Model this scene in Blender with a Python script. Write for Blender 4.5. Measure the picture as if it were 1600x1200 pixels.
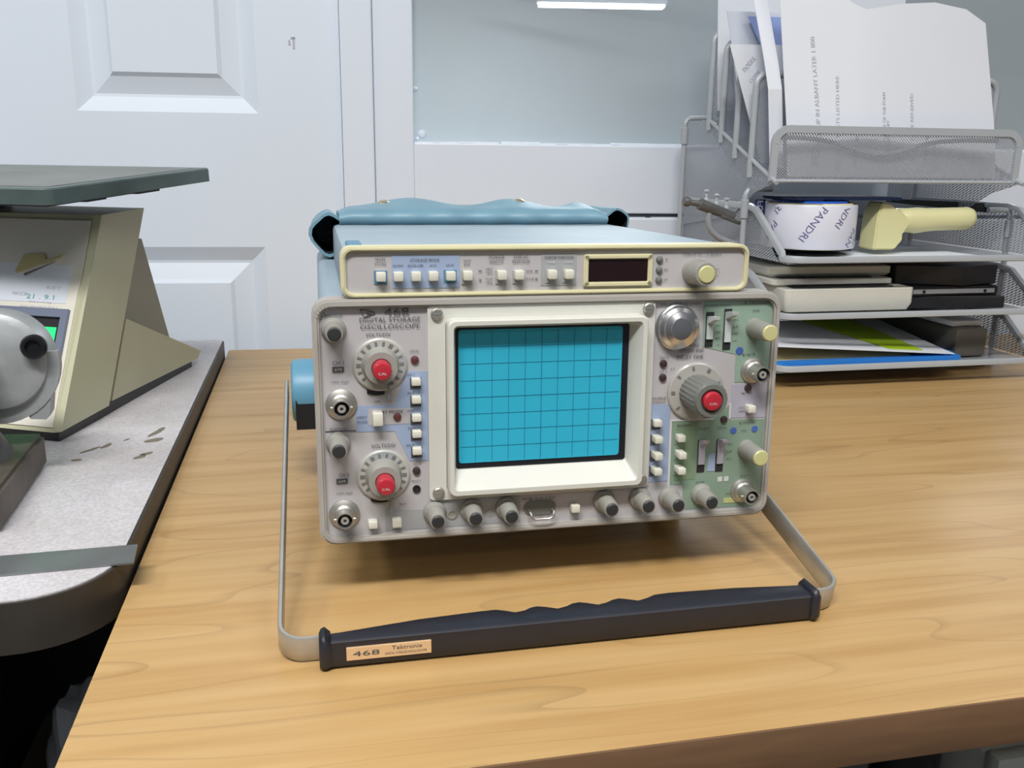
import bpy, bmesh, math, random
from mathutils import Vector, Matrix, Euler
random.seed(4)
S = bpy.context.scene
for o in list(bpy.data.objects): bpy.data.objects.remove(o)
COL = S.collection

# ------------------------------------------------------------------ camera
PITCH, YAW, ROLL = 0.2411, -0.2150, 0.0120
cd = bpy.data.cameras.new('camera'); cam = bpy.data.objects.new('camera', cd); COL.objects.link(cam)
cd.sensor_width = 36; cd.lens = 36*1427.0/1600; cd.clip_start = .02; cd.clip_end = 60
_f = Vector((-math.sin(YAW)*math.cos(PITCH), math.cos(YAW)*math.cos(PITCH), -math.sin(PITCH)))
_r = Vector((math.cos(YAW), math.sin(YAW), 0)); _u = _r.cross(_f)
_R = math.cos(ROLL)*_r + math.sin(ROLL)*_u; _U = -math.sin(ROLL)*_r + math.cos(ROLL)*_u
cam.matrix_world = Matrix(((_R.x,_U.x,-_f.x,0),(_R.y,_U.y,-_f.y,0),(_R.z,_U.z,-_f.z,.2681),(0,0,0,1)))
S.camera = cam

# ------------------------------------------------------------------ world, lamps, exposure
w = bpy.data.worlds.new('room_air'); S.world = w; w.use_nodes = True
w.node_tree.nodes['Background'].inputs[0].default_value = (.86,.93,1,1)
w.node_tree.nodes['Background'].inputs[1].default_value = .11
def lamp(name, loc, size, power, col=(1,.985,.96), rot=(0,0,0)):
    l = bpy.data.lights.new(name, 'AREA'); l.shape = 'RECTANGLE'; l.size, l.size_y = size; l.energy = power; l.color = col
    o = bpy.data.objects.new(name, l); COL.objects.link(o); o.location = loc; o.rotation_euler = rot
lamp('ceiling_and_fill_lamp', (-.40,-.66,1.95), (1.2,.30), 55)
lamp('ceiling_and_fill_lamp', (.5,-2.3,1.95), (1.2,.35), 9)  # added fill from behind the camera, brightens walls and instrument panel
lamp('ceiling_and_fill_lamp', (1.3,-.30,1.95), (1.2,.35), 11)
lamp('ceiling_and_fill_lamp', (-1.6,.35,1.95), (.35,1.2), 11)  # added lamp at back left to lighten the wall
lamp('added_hall_fill', (3.0,5.6,2.05), (3,2.5), 420, (.95,.98,1))  # added light for the made-up hall behind the pane
vs = S.view_settings
vs.view_transform = 'Standard'; vs.look = 'None'; vs.exposure = 0.36; vs.gamma = 1.0; vs.use_curve_mapping = False

# ------------------------------------------------------------------ materials
def lin(c):
    return tuple((x/12.92 if x <= .04045 else ((x+.055)/1.055)**2.4) for x in [v/255 for v in c]) + (1,)
def mat(name, rgb, rough=.5, metal=0, var=0, vscale=30, bump=0, spec=.5, stretch=(1,1,1), emit=0, coat=0):
    m = bpy.data.materials.new(name); m.use_nodes = True; nt = m.node_tree; N = nt.nodes; L = nt.links
    b = N['Principled BSDF']; c = lin(rgb)
    b.inputs['Base Color'].default_value = c; b.inputs['Roughness'].default_value = rough; b.inputs['Metallic'].default_value = metal
    b.inputs['Specular IOR Level'].default_value = spec; b.inputs['Coat Weight'].default_value = coat
    if emit: b.inputs['Emission Color'].default_value = c; b.inputs['Emission Strength'].default_value = emit
    if var or bump:
        t = N.new('ShaderNodeTexCoord'); mp = N.new('ShaderNodeMapping'); mp.inputs['Scale'].default_value = stretch
        n = N.new('ShaderNodeTexNoise'); n.inputs['Scale'].default_value = vscale; n.inputs['Detail'].default_value = 5
        L.new(t.outputs['Object'], mp.inputs[0]); L.new(mp.outputs[0], n.inputs[0])
        if var:
            r = N.new('ShaderNodeValToRGB'); r.color_ramp.elements[0].position = .3; r.color_ramp.elements[1].position = .7
            r.color_ramp.elements[0].color = tuple(x*(1-var) for x in c[:3])+(1,); r.color_ramp.elements[1].color = tuple(min(1,x*(1+var*.6)) for x in c[:3])+(1,)
            L.new(n.outputs[0], r.inputs[0]); L.new(r.outputs[0], b.inputs['Base Color'])
        if bump:
            bp = N.new('ShaderNodeBump'); bp.inputs['Strength'].default_value = bump; bp.inputs['Distance'].default_value = .002
            L.new(n.outputs[0], bp.inputs['Height']); L.new(bp.outputs[0], b.inputs['Normal'])
    return m
def wood_mat(name, base, dark, pale):
    m = bpy.data.materials.new(name); m.use_nodes = True; nt = m.node_tree; N = nt.nodes; L = nt.links; b = N['Principled BSDF']
    b.inputs['Roughness'].default_value = .38; b.inputs['Specular IOR Level'].default_value = .4
    t = N.new('ShaderNodeTexCoord')
    mp = N.new('ShaderNodeMapping'); mp.inputs['Scale'].default_value = (1.3,22,22); L.new(t.outputs['Object'], mp.inputs[0])
    n = N.new('ShaderNodeTexNoise'); n.inputs['Scale'].default_value = 3; n.inputs['Detail'].default_value = 6; L.new(mp.outputs[0], n.inputs[0])
    r = N.new('ShaderNodeValToRGB'); e = r.color_ramp.elements
    e[0].position = .3; e[0].color = lin(dark); e[1].position = .72; e[1].color = lin(pale)
    k = e.new(.5); k.color = lin(base); L.new(n.outputs[0], r.inputs[0])
    # cathedral rings: contour lines of a slow noise stretched along the grain
    mp2 = N.new('ShaderNodeMapping'); mp2.inputs['Scale'].default_value = (1.1,7,7); mp2.inputs['Location'].default_value = (.35,.2,0); L.new(t.outputs['Object'], mp2.inputs[0])
    n2 = N.new('ShaderNodeTexNoise'); n2.inputs['Scale'].default_value = 1.6; n2.inputs['Detail'].default_value = 1.5; L.new(mp2.outputs[0], n2.inputs[0])
    mu = N.new('ShaderNodeMath'); mu.operation = 'MULTIPLY'; mu.inputs[1].default_value = 9; L.new(n2.outputs[0], mu.inputs[0])
    fr = N.new('ShaderNodeMath'); fr.operation = 'FRACT'; L.new(mu.outputs[0], fr.inputs[0])
    r2 = N.new('ShaderNodeValToRGB'); e = r2.color_ramp.elements
    e[0].position = 0; e[0].color = (1,1,1,1); e[1].position = .09; e[1].color = (0,0,0,1); L.new(fr.outputs[0], r2.inputs[0])
    n3 = N.new('ShaderNodeTexNoise'); n3.inputs['Scale'].default_value = 5; L.new(t.outputs['Object'], n3.inputs[0])
    m3 = N.new('ShaderNodeMath'); m3.operation = 'MULTIPLY'; L.new(r2.outputs[0], m3.inputs[0]); L.new(n3.outputs[0], m3.inputs[1])
    m4 = N.new('ShaderNodeMath'); m4.operation = 'MULTIPLY'; m4.inputs[1].default_value = .6; L.new(m3.outputs[0], m4.inputs[0])
    mx = N.new('ShaderNodeMix'); mx.data_type = 'RGBA'; mx.inputs['B'].default_value = lin(tuple(x*.74 for x in dark))
    L.new(r.outputs[0], mx.inputs['A']); L.new(m4.outputs[0], mx.inputs['Factor']); L.new(mx.outputs['Result'], b.inputs['Base Color'])
    return m
def mesh_mat(name, rgb, pitch, wire):
    m = bpy.data.materials.new(name); m.use_nodes = True; nt = m.node_tree; N = nt.nodes; L = nt.links; b = N['Principled BSDF']
    b.inputs['Base Color'].default_value = lin(rgb); b.inputs['Metallic'].default_value = .3; b.inputs['Roughness'].default_value = .45
    t = N.new('ShaderNodeTexCoord'); outs = []
    for v in ((1,1,1),(1,-.5,-1)):
        d = N.new('ShaderNodeVectorMath'); d.operation = 'DOT_PRODUCT'; d.inputs[1].default_value = tuple(x/pitch for x in v); L.new(t.outputs['Object'], d.inputs[0])
        f = N.new('ShaderNodeMath'); f.operation = 'FRACT'; L.new(d.outputs['Value'], f.inputs[0])
        g = N.new('ShaderNodeMath'); g.operation = 'LESS_THAN'; g.inputs[1].default_value = wire; L.new(f.outputs[0], g.inputs[0]); outs.append(g)
    mxn = N.new('ShaderNodeMath'); mxn.operation = 'MAXIMUM'; L.new(outs[0].outputs[0], mxn.inputs[0]); L.new(outs[1].outputs[0], mxn.inputs[1])
    tr = N.new('ShaderNodeBsdfTransparent'); ms = N.new('ShaderNodeMixShader')
    L.new(mxn.outputs[0], ms.inputs[0]); L.new(tr.outputs[0], ms.inputs[1]); L.new(b.outputs[0], ms.inputs[2]); L.new(ms.outputs[0], N['Material Output'].inputs[0])
    return m
def hazy_glass(name, haze, rgb):
    m = bpy.data.materials.new(name); m.use_nodes = True; nt = m.node_tree; N = nt.nodes; L = nt.links; b = N['Principled BSDF']
    b.inputs['Base Color'].default_value = lin(rgb); b.inputs['Roughness'].default_value = .12
    tr = N.new('ShaderNodeBsdfTransparent'); tr.inputs[0].default_value = (.97,.99,1,1); ms = N.new('ShaderNodeMixShader')
    ms.inputs[0].default_value = haze
    L.new(tr.outputs[0], ms.inputs[1]); L.new(b.outputs[0], ms.inputs[2]); L.new(ms.outputs[0], N['Material Output'].inputs[0])
    return m
def bench_mat():
    m = mat('bench_laminate', (200,198,202), .5); nt = m.node_tree; N = nt.nodes; L = nt.links; b = N['Principled BSDF']
    t = N.new('ShaderNodeTexCoord')
    n = N.new('ShaderNodeTexNoise'); n.inputs['Scale'].default_value = 420; n.inputs['Detail'].default_value = 2; L.new(t.outputs['Object'], n.inputs[0])
    r = N.new('ShaderNodeValToRGB'); e = r.color_ramp.elements; e[0].position = .35; e[0].color = lin((192,189,193)); e[1].position = .65; e[1].color = lin((214,211,216)); L.new(n.outputs[0], r.inputs[0])
    n2 = N.new('ShaderNodeTexNoise'); n2.inputs['Scale'].default_value = 7; n2.inputs['Detail'].default_value = 6; L.new(t.outputs['Object'], n2.inputs[0])
    r2 = N.new('ShaderNodeValToRGB'); e = r2.color_ramp.elements; e[0].position = .42; e[0].color = (0,0,0,1); e[1].position = .75; e[1].color = (.5,.5,.5,1); L.new(n2.outputs[0], r2.inputs[0])
    mx = N.new('ShaderNodeMix'); mx.data_type = 'RGBA'; mx.inputs['B'].default_value = lin((140,128,118)); L.new(r.outputs[0], mx.inputs['A']); L.new(r2.outputs[0], mx.inputs['Factor'])
    L.new(mx.outputs['Result'], b.inputs['Base Color'])
    return m
M = dict(
 desk=wood_mat('maple_laminate',(187,152,101),(175,138,87),(195,162,113)), edge=mat('brown_edge_band',(112,84,60),.5,var=.15,vscale=20,stretch=(1,8,8)),
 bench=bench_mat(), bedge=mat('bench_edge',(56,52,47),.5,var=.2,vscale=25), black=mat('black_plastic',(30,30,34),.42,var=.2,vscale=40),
 white=mat('white_paint',(224,233,245),.45,var=.02,vscale=3), trimw=mat('white_gloss_paint',(226,234,246),.35),
 floor=mat('dark_carpet',(52,48,46),.9,var=.4,vscale=150), reflwall=mat('reflected_wall',(206,216,222),.7,var=.05,vscale=2), reflceil=mat('reflected_ceiling',(176,174,168),.8,var=.05,vscale=3),
 refltrim=mat('reflected_trim',(92,104,128),.6), tube=mat('fluorescent_tube',(238,246,255),.5,emit=9), glass=hazy_glass('dusty_glass',.34,(212,222,228)), gapshade=mat('gap_shade',(60,62,66),.8,var=.3,vscale=60),
 panel=mat('panel_grey',(182,179,181),.5,var=.03,vscale=12), bezel=mat('bezel_grey',(170,166,160),.45,var=.05,vscale=20), cream=mat('cream_plastic',(212,207,170),.45,var=.05,vscale=20),
 hood=mat('off_white_plastic',(208,208,200),.42,var=.03,vscale=15), cab=mat('blue_grey_vinyl_paint',(150,168,180),.5,var=.07,vscale=25,bump=.15), 
 bluez=mat('blue_print',(152,168,196),.5), greenz=mat('green_print',(142,165,149),.5,var=.03,vscale=20), greenz_shaded=mat('green_print_shaded',(130,152,134),.5), greenz3=mat('green_print_deep',(120,141,114),.5), greyz=mat('grey_print',(160,162,164),.5), lav=mat('lavender_print',(172,170,184),.5),
 ink=mat('panel_ink',(74,74,80),.6), mark=mat('dial_mark',(112,112,112),.6), lightink=mat('pale_ink',(205,205,205),.6), blueink=mat('blue_ink',(70,100,170),.5), blackm=mat('black_marks',(22,22,24),.5), yel=mat('yellow_stain',(186,190,130),.5),
 knob=mat('knob_grey',(150,149,143),.42,var=.06,vscale=60), knobd=mat('knob_dark_grey',(112,114,110),.4), skirt=mat('dial_skirt_grey',(176,175,168),.35), cap=mat('knob_cap_black',(44,46,48),.5), red=mat('red_plastic',(180,42,56),.35), capy=mat('knob_cap_cream',(196,194,140),.4),
 clear=mat('clear_dial_plastic',(172,170,164),.2,spec=.6), silver=mat('turned_aluminium',(214,214,216),.27,1), chrome=mat('nickel',(182,180,174),.42,.8), btn=mat('button_ivory',(214,213,200),.45), slot=mat('slot_dark',(34,34,36),.7), led=mat('led_dark',(62,48,50),.25), ledr=mat('led_red_dark',(96,56,58),.25), lever=mat('lever_grey',(196,204,204),.35),
 screen=mat('crt_teal',(52,176,208),.22,var=.05,vscale=10), grat=mat('graticule',(30,128,158),.4), crtb=mat('crt_edge_black',(28,30,36),.3), disp=mat('smoked_window',(34,18,20),.15),
 alu=mat('brushed_aluminium',(190,188,182),.36,.6,var=.1,vscale=60), rubber=mat('black_grip',(34,36,46),.42,var=.12,vscale=40), plate=mat('nameplate',(222,190,148),.4,.2), foot=mat('foot_blue',(80,130,160),.45), hub=mat('hub_blue',(98,152,180),.42),
 vinyl=mat('teal_vinyl',(112,150,168),.45,var=.1,vscale=30,bump=.4), vinyl2=mat('dark_vinyl_inside',(30,36,42),.7), snap=mat('snap_brass',(196,186,160),.35,.8),
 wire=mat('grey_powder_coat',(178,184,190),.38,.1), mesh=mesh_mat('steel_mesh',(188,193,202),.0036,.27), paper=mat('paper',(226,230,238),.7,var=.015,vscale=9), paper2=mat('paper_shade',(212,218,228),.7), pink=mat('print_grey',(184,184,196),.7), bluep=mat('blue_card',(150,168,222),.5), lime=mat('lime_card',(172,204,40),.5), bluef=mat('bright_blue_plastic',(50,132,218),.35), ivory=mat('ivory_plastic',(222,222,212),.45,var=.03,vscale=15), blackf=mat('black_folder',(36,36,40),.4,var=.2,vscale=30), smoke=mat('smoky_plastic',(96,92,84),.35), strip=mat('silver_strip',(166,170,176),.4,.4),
 tapew=mat('tape_white',(222,224,236),.3), tapey=mat('tape_core_card',(232,220,170),.6), navy=mat('navy_plastic',(30,40,66),.75,spec=.15), blueb=mat('blue_core',(40,96,210),.35), handle=mat('handle_cream',(224,220,168),.38), tapei=mat('tape_ink',(104,96,146),.5),
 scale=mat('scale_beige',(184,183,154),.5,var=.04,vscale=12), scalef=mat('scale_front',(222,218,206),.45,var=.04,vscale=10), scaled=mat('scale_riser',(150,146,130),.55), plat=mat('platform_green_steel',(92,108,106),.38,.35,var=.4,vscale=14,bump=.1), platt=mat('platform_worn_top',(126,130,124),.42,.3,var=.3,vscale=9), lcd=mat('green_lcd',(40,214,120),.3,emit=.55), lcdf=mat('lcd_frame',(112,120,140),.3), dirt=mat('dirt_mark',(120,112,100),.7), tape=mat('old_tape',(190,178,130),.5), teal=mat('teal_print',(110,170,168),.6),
 iron=mat('black_cast_iron',(40,36,34),.5,.2,var=.4,vscale=40,bump=.5), ironb=mat('dirty_iron',(92,84,76),.6,.2,var=.5,vscale=30,bump=.4), guard=mat('grey_hammered_paint',(156,160,162),.42,.15,var=.15,vscale=50,bump=.3), bolt=mat('black_bolt',(30,32,34),.35,.4),
 steel=mat('ruler_steel',(128,132,134),.32,.5,var=.2,vscale=20), bag=hazy_glass('plastic_film',.75,(190,196,202)), carton=mat('dark_carton',(70,58,48),.8,var=.15,vscale=20), under=mat('black_panel',(22,22,25),.6), drawer=mat('drawer_white',(206,210,204),.45), tool=mat('tool_grey',(112,112,112),.45,.5,var=.2,vscale=60), cabl=mat('grey_cable',(150,154,160),.5), pin=mat('clear_pin',(200,206,212),.2,.2), lblb=mat('label_blue',(40,56,110),.5),
)
# ------------------------------------------------------------------ mesh helpers
def box(bm, lo, hi, mi=0, bev=0, mx=None, seg=2):
    lo, hi = Vector(lo), Vector(hi); g = bmesh.ops.create_cube(bm, size=1); v = g['verts']
    d = hi-lo; c = (hi+lo)/2
    for x in v: x.co = Vector((x.co.x*d.x, x.co.y*d.y, x.co.z*d.z))+c
    fs = {f for x in v for f in x.link_faces}
    for f in fs: f.material_index = mi
    vv = v
    if bev:
        es = list({e for x in v for e in x.link_edges}); r = bmesh.ops.bevel(bm, geom=es, offset=bev, segments=seg, profile=.5, affect='EDGES')
        for f in r['faces']: f.material_index = mi
        vv = list({x for f in r['faces'] for x in f.verts})
    if mx is not None:
        for x in set(vv): x.co = mx @ x.co
def loft(bm, rings, mi=0, cap0=True, cap1=True, closed=True):
    R = [[bm.verts.new(Vector(p)) for p in r] for r in rings]; n = len(R[0])
    for a, b in zip(R, R[1:]):
        for i in range(n if closed else n-1):
            j = (i+1) % n; f = bm.faces.new((a[i],a[j],b[j],b[i])); f.material_index = mi
    if cap0 and closed: f = bm.faces.new(R[0][::-1]); f.material_index = mi
    if cap1 and closed: f = bm.faces.new(R[-1]); f.material_index = mi
    return R
def lathe(bm, prof, c, ax, seg=28, mi=0, rib=0, ribr=(0,99)):
    """prof: (radius, distance along ax); ribs flute the radius"""
    ax = Vector(ax).normalized(); a = ax.orthogonal().normalized(); b = ax.cross(a); c = Vector(c); rings = []
    for k, (r, d) in enumerate(prof):
        ring = []
        for i in range(seg):
            t = 2*math.pi*i/seg; rr = r
            if rib and ribr[0] <= k <= ribr[1]: rr = r*(1-.05*(i % 2))
            ring.append(c+ax*d+(a*math.cos(t)+b*math.sin(t))*max(rr,1e-5))
        rings.append(ring)
    loft(bm, rings, mi)
def prism(bm, pts, a, b, mi=0):
    """pts: list of 3D points of an outline, extruded from offset a to offset b (vectors)"""
    a, b = Vector(a), Vector(b); loft(bm, [[Vector(p)+a for p in pts],[Vector(p)+b for p in pts]], mi)
def sweep(bm, path, prof, up, mi=0, closed=False):
    """sweep 2D profile (along side, along up) over path"""
    P = [Vector(p) for p in path]; n = len(P); rings = []; up = Vector(up)
    for i, p in enumerate(P):
        if closed: t = (P[(i+1) % n]-P[i-1])
        else: t = P[min(i+1,n-1)]-P[max(i-1,0)]
        t.normalize(); s = t.cross(up)
        if s.length < 1e-4: s = t.orthogonal()
        s.normalize(); u = s.cross(t).normalized()
        rings.append([p+s*x+u*y for x, y in prof])
    if closed: rings.append(rings[0])
    loft(bm, rings, mi, not closed, not closed)
    if closed: bmesh.ops.remove_doubles(bm, verts=bm.verts, dist=1e-6)
def circ(r, n=10): return [(r*math.cos(2*math.pi*i/n), r*math.sin(2*math.pi*i/n)) for i in range(n)]
def rrect(x0, x1, z0, z1, r, n=6):
    pts = []
    for cx, cz, a0 in ((x1-r,z1-r,0),(x0+r,z1-r,90),(x0+r,z0+r,180),(x1-r,z0+r,270)):
        for i in range(n+1):
            t = math.radians(a0+90*i/n); pts.append((cx+r*math.cos(t), cz+r*math.sin(t)))
    return pts
def ring_bm(bm, outer, inner, d0, d1, mi=0, axis='y'):
    """frame between two outlines of equal count (x,z), from depth d0 to d1"""
    n = len(outer); V = lambda p, d: bm.verts.new((p[0], d, p[1]))
    A = [V(p,d0) for p in outer]; B = [V(p,d0) for p in inner]; C_ = [V(p,d1) for p in outer]; D = [V(p,d1) for p in inner]
    for i in range(n):
        j = (i+1) % n
        for q in ((A[i],A[j],B[j],B[i]),(C_[j],C_[i],D[i],D[j]),(A[j],A[i],C_[i],C_[j]),(B[i],B[j],D[j],D[i])):
            f = bm.faces.new(q); f.material_index = mi
_txt = {}
def text_geo(s):
    if s not in _txt:
        c = bpy.data.curves.new('t', 'FONT'); c.body = s; c.resolution_u = 2; o = bpy.data.objects.new('t', c); COL.objects.link(o)
        me = bpy.data.meshes.new_from_object(o.evaluated_get(bpy.context.evaluated_depsgraph_get())); 
        vs_ = [v.co.copy() for v in me.vertices]; fs_ = [tuple(p.vertices) for p in me.polygons]
        bpy.data.objects.remove(o); bpy.data.curves.remove(c); bpy.data.meshes.remove(me)
        x0 = min(v.x for v in vs_); x1 = max(v.x for v in vs_); y0 = min(v.y for v in vs_); y1 = max(v.y for v in vs_)
        _txt[s] = ([((v.x-x0)/(x1-x0)-.5, (v.y-y0)/(y1-y0)-.5) for v in vs_], fs_)
    return _txt[s]
def text(bm, s, wdt, hgt, fn, mi=0, bold=0):
    """fn maps (x,y) of the lettering, centred, to 3D"""
    v, f = text_geo(s); V = [bm.verts.new(fn(a*wdt, b*hgt)) for a, b in v]
    for q in f:
        try: bm.faces.new([V[i] for i in q]).material_index = mi
        except ValueError: pass
def obj(name, bm, mats, parent=None, world=False, smooth=30, loc=None):
    if world and parent: bpy.context.view_layer.update(); bm.transform(parent.matrix_world.inverted())
    bmesh.ops.recalc_face_normals(bm, faces=bm.faces)
    me = bpy.data.meshes.new(name); bm.to_mesh(me); bm.free()
    for m in (mats if isinstance(mats, (list,tuple)) else [mats]): me.materials.append(M[m])
    if smooth:
        me.shade_smooth(); me.set_sharp_from_angle(angle=math.radians(smooth))
    o = bpy.data.objects.new(name, me); COL.objects.link(o)
    if parent: o.parent = parent
    return o
def new(): return bmesh.new()
def tag(o, label, cat, group=None, kind=None):
    o['label'] = label; o['category'] = cat
    if group: o['group'] = group
    if kind: o['kind'] = kind
    return o
def thing(name, label, cat, loc=(0,0,0), rot=(0,0,0), group=None):
    o = bpy.data.objects.new(name, None); COL.objects.link(o); o.location = loc; o.rotation_euler = rot; o.empty_display_size = .02
    bpy.context.view_layer.update(); return tag(o, label, cat, group)
def struct(name, bm, mats, parent=None, smooth=0):
    o = obj(name, bm, mats, parent, smooth=smooth)
    if not parent: o['kind'] = 'structure'
    return o
FLOOR = -.75

# ------------------------------------------------------------------ the room
P0 = Vector((-.12,1.40,0)); WY = -.09
WMX = Matrix.Translation(P0) @ Matrix.Rotation(WY, 4, 'Z')          # wall frame: x along the wall, -y into the room, z up
def wbm(): return new()
def wob(name, bm, mats, parent=None, smooth=0, st=True):
    bm.transform(WMX); o = obj(name, bm, mats, parent, smooth=smooth)
    if st and not parent: o['kind'] = 'structure'
    return o
bm = new(); box(bm, (-2.2,-1.6,FLOOR-.05), (3,1.75,FLOOR)); struct('floor', bm, 'floor')
# wall around the openings
bm = new(); box(bm, (-1.9,.03,FLOOR), (-.75,.12,1.9)); box(bm, (-.76,.03,1.35), (.17,.12,1.9)); box(bm, (.17,.03,FLOOR), (.27,.12,1.9)); box(bm, (.27,.03,FLOOR), (2.2,.12,.27)); box(bm, (.27,.03,1.3), (2.2,.12,1.9))
wob('wall_back', bm, 'white')
# panelled door
def door_panel(bm, x0, x1, z0, z1):
    prof = ((0,0),(.020,.010),(.024,.0105),(.047,.003),(.0525,-.002))
    rings = [[(x0+o,d,z0+o),(x1-o,d,z0+o),(x1-o,d,z1-o),(x0+o,d,z1-o)] for o, d in prof]
    loft(bm, rings, 0, False, True)
xs = (-.72,-.55,-.318,-.193,.052,.168); zs = (FLOOR,-.52,.139,.327,.95,1.1,1.35)
bm = new()
xe = [-.75,-.563,-.318,-.193,.052,.168]; ze = [FLOOR+.01,-.5,.139,.327,.98,1.34]
for i in range(5):
    for k in range(5):
        if i in (1,3) and k in (1,3): door_panel(bm, xe[i], xe[i+1], ze[k], ze[k+1])
        else:
            f = bm.faces.new([bm.verts.new(p) for p in ((xe[i],0,ze[k]),(xe[i+1],0,ze[k]),(xe[i+1],0,ze[k+1]),(xe[i],0,ze[k+1]))])
bmesh.ops.remove_doubles(bm, verts=bm.verts, dist=1e-5)
loft(bm, [[(xe[0],0,ze[0]),(xe[-1],0,ze[0]),(xe[-1],0,ze[-1]),(xe[0],0,ze[-1])],[(xe[0],.038,ze[0]),(xe[-1],.038,ze[0]),(xe[-1],.038,ze[-1]),(xe[0],.038,ze[-1])]], 0, False, True)
bmesh.ops.remove_doubles(bm, verts=bm.verts, dist=1e-5)
door = wob('door_1', bm, 'white')
bm = new()      # faint pencil mark on the stile
for a, b, c, d in ((.098,.426,.1,.42),(.101,.428,.107,.43),(.106,.43,.104,.415)):
    box(bm, (min(a,c),-.0006,min(b,d)), (max(a,c)+.0006,.0004,max(b,d)+.0006))
wob('scuff_mark', bm, 'pink', door)
bm = new(); box(bm, (.1692,-.012,FLOOR), (.214,.03,1.4), bev=.002); wob('trim_1', bm, 'trimw')
# window frame: a wide white partition with a pane
bm = new(); zb = .290; T = .022
box(bm, (.2142,-.004,.190), (.271,.03,1.4), bev=.002); box(bm, (.271,-.004,.190), (2.1,.03,zb), bev=.002); box(bm, (.271,-.004,1.3), (2.1,.03,1.4))
for k in range(26):     # lumpy caulk along the bottom of the pane
    x = .285+k*.045+random.uniform(-.01,.01); r = random.uniform(.0015,.004); box(bm, (x-.03,.004,zb-.002), (x+.03,.02,zb+r), bev=min(r*.45,.0015))
win = wob('window_1', bm, 'trimw')
bm = new(); box(bm, (.268,.014,zb-.004), (2.1,.018,1.3)); wob('pane', bm, 'glass', win)
bm = new()
for x, z, r in ((.2735,.366,.004),(.283,.303,.006),(.276,.296,.003)): lathe(bm, [(r,0),(r*.8,.002),(0,.003)], (x,.014,z), (0,-1,0), 10)
wob('paint_spot', bm, 'trimw', win)
bm = new(); box(bm, (.2145,.0,.182), (2.1,.026,.191)); wob('gap_shade_strip', bm, 'gapshade')  # dark strip paints the shade in the gap under the apron
bm = new(); box(bm, (.2145,-.010,FLOOR), (2.1,.029,.184), bev=.003)
for k in range(30):
    x = .25+k*.05; r = random.uniform(.0006,.002); box(bm, (x-.02,-.008,.183), (x+.02,.0,.184+r))
wob('trim_3', bm, 'trimw')
# added hall behind the pane, standing in for the room's reflection
HC = 2.1
W = [Vector((-.5,8.91)), Vector((13.74,16.30))]; dW = (W[1]-W[0]).normalized(); nW = Vector((-dW.y, dW.x))
bm = new(); q = [W[0]-dW*3, W[1]+dW*2]
prism(bm, [(q[0].x,q[0].y,FLOOR),(q[1].x,q[1].y,FLOOR),(q[1].x,q[1].y,HC),(q[0].x,q[0].y,HC)], (0,0,0), (nW.x*.1,nW.y*.1,0)); struct('wall_reflected', bm, 'reflwall')
bm = new(); prism(bm, [(q[0].x,q[0].y,HC-.16),(q[1].x,q[1].y,HC-.16),(q[1].x,q[1].y,HC-.0),(q[0].x,q[0].y,HC-.0)], (-nW.x*.01,-nW.y*.01,0), (-nW.x*.05,-nW.y*.05,0)); struct('trim_reflected', bm, 'refltrim')
ce = [(-2.5,1.65),(14,.6),(18,22),(-6,14)]
bm = new(); prism(bm, [(x,y,HC) for x, y in ce], (0,0,0), (0,0,.05)); struct('ceiling_reflected', bm, 'reflceil')
bm = new(); prism(bm, [(x,y+.15,FLOOR) for x, y in ce], (0,0,-.05), (0,0,0)); struct('floor_reflected', bm, 'floor')
# reflected fluorescent fitting, built as a lamp hanging in the added hall
la, lb = Vector((2.222,9.27)), Vector((3.477,9.06)); ld = (lb-la).normalized(); ln = Vector((-ld.y, ld.x))
lt = thing('reflected_fitting', 'long white fluorescent light reflected in the pane, built hanging behind it', 'light', (*((la+lb)/2),1.73), (0,0,math.atan2(ld.y,ld.x)))
hl = (lb-la).length/2
bm = new(); box(bm, (-hl,-.09,.02), (hl,.09,.06), bev=.01); obj('housing', bm, 'white', lt)
bm = new(); box(bm, (-hl+.02,-.07,-.01), (hl-.02,.07,.02), bev=.008); obj('diffuser', bm, 'tube', lt)
for s in (-1,1):
    bm = new(); lathe(bm, [(.006,0),(.006,HC-1.79)], (s*hl*.7,0,.06), (0,0,1), 8); obj('hanger', bm, 'wire', lt)

# ------------------------------------------------------------------ desk and bench
dk = thing('desk', 'maple laminate desk with brown front edge carrying the oscilloscope', 'desk', (.4,.35,FLOOR))
def dsk(x, y, z): return Vector((x,y,z))
bm = new(); prism(bm, [(-.1226,.356,0),(1.3,.356,0),(1.3,1.255,0),(-.1226,1.329,0)], (0,0,-.0262), (0,0,0)); obj('top', bm, 'desk', dk, True, 0)
bm = new(); box(bm, (-.1226,.3548,-.0264), (1.3,.3562,-.0001), bev=.0003); obj('edge_band', bm, 'edge', dk, True)
bm = new(); box(bm, (-.08,.40,FLOOR), (-.05,1.2,-.0264)); obj('side_panel', bm, 'under', dk, True)
bm = new(); lathe(bm, [(.02,0),(.02,.7236)], (.345,.43,FLOOR), (0,0,1), 16); obj('leg', bm, 'black', dk, True)
dr = thing('drawer_unit', 'white drawer pedestal under the right end of the desk', 'drawers', (.62,.6,FLOOR))
bm = new(); box(bm, (.374,.40,FLOOR), (.85,.9,-.066), bev=.004); obj('body', bm, 'drawer', dr, True)
bm = new(); box(bm, (.374,.388,-.30), (.85,.40,-.064), bev=.004); d_ = obj('drawer_front', bm, 'drawer', dr, True)
bm = new(); box(bm, (.55,.376,-.2), (.7,.388,-.19), bev=.003); obj('pull', bm, 'black', d_, True)

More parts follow.
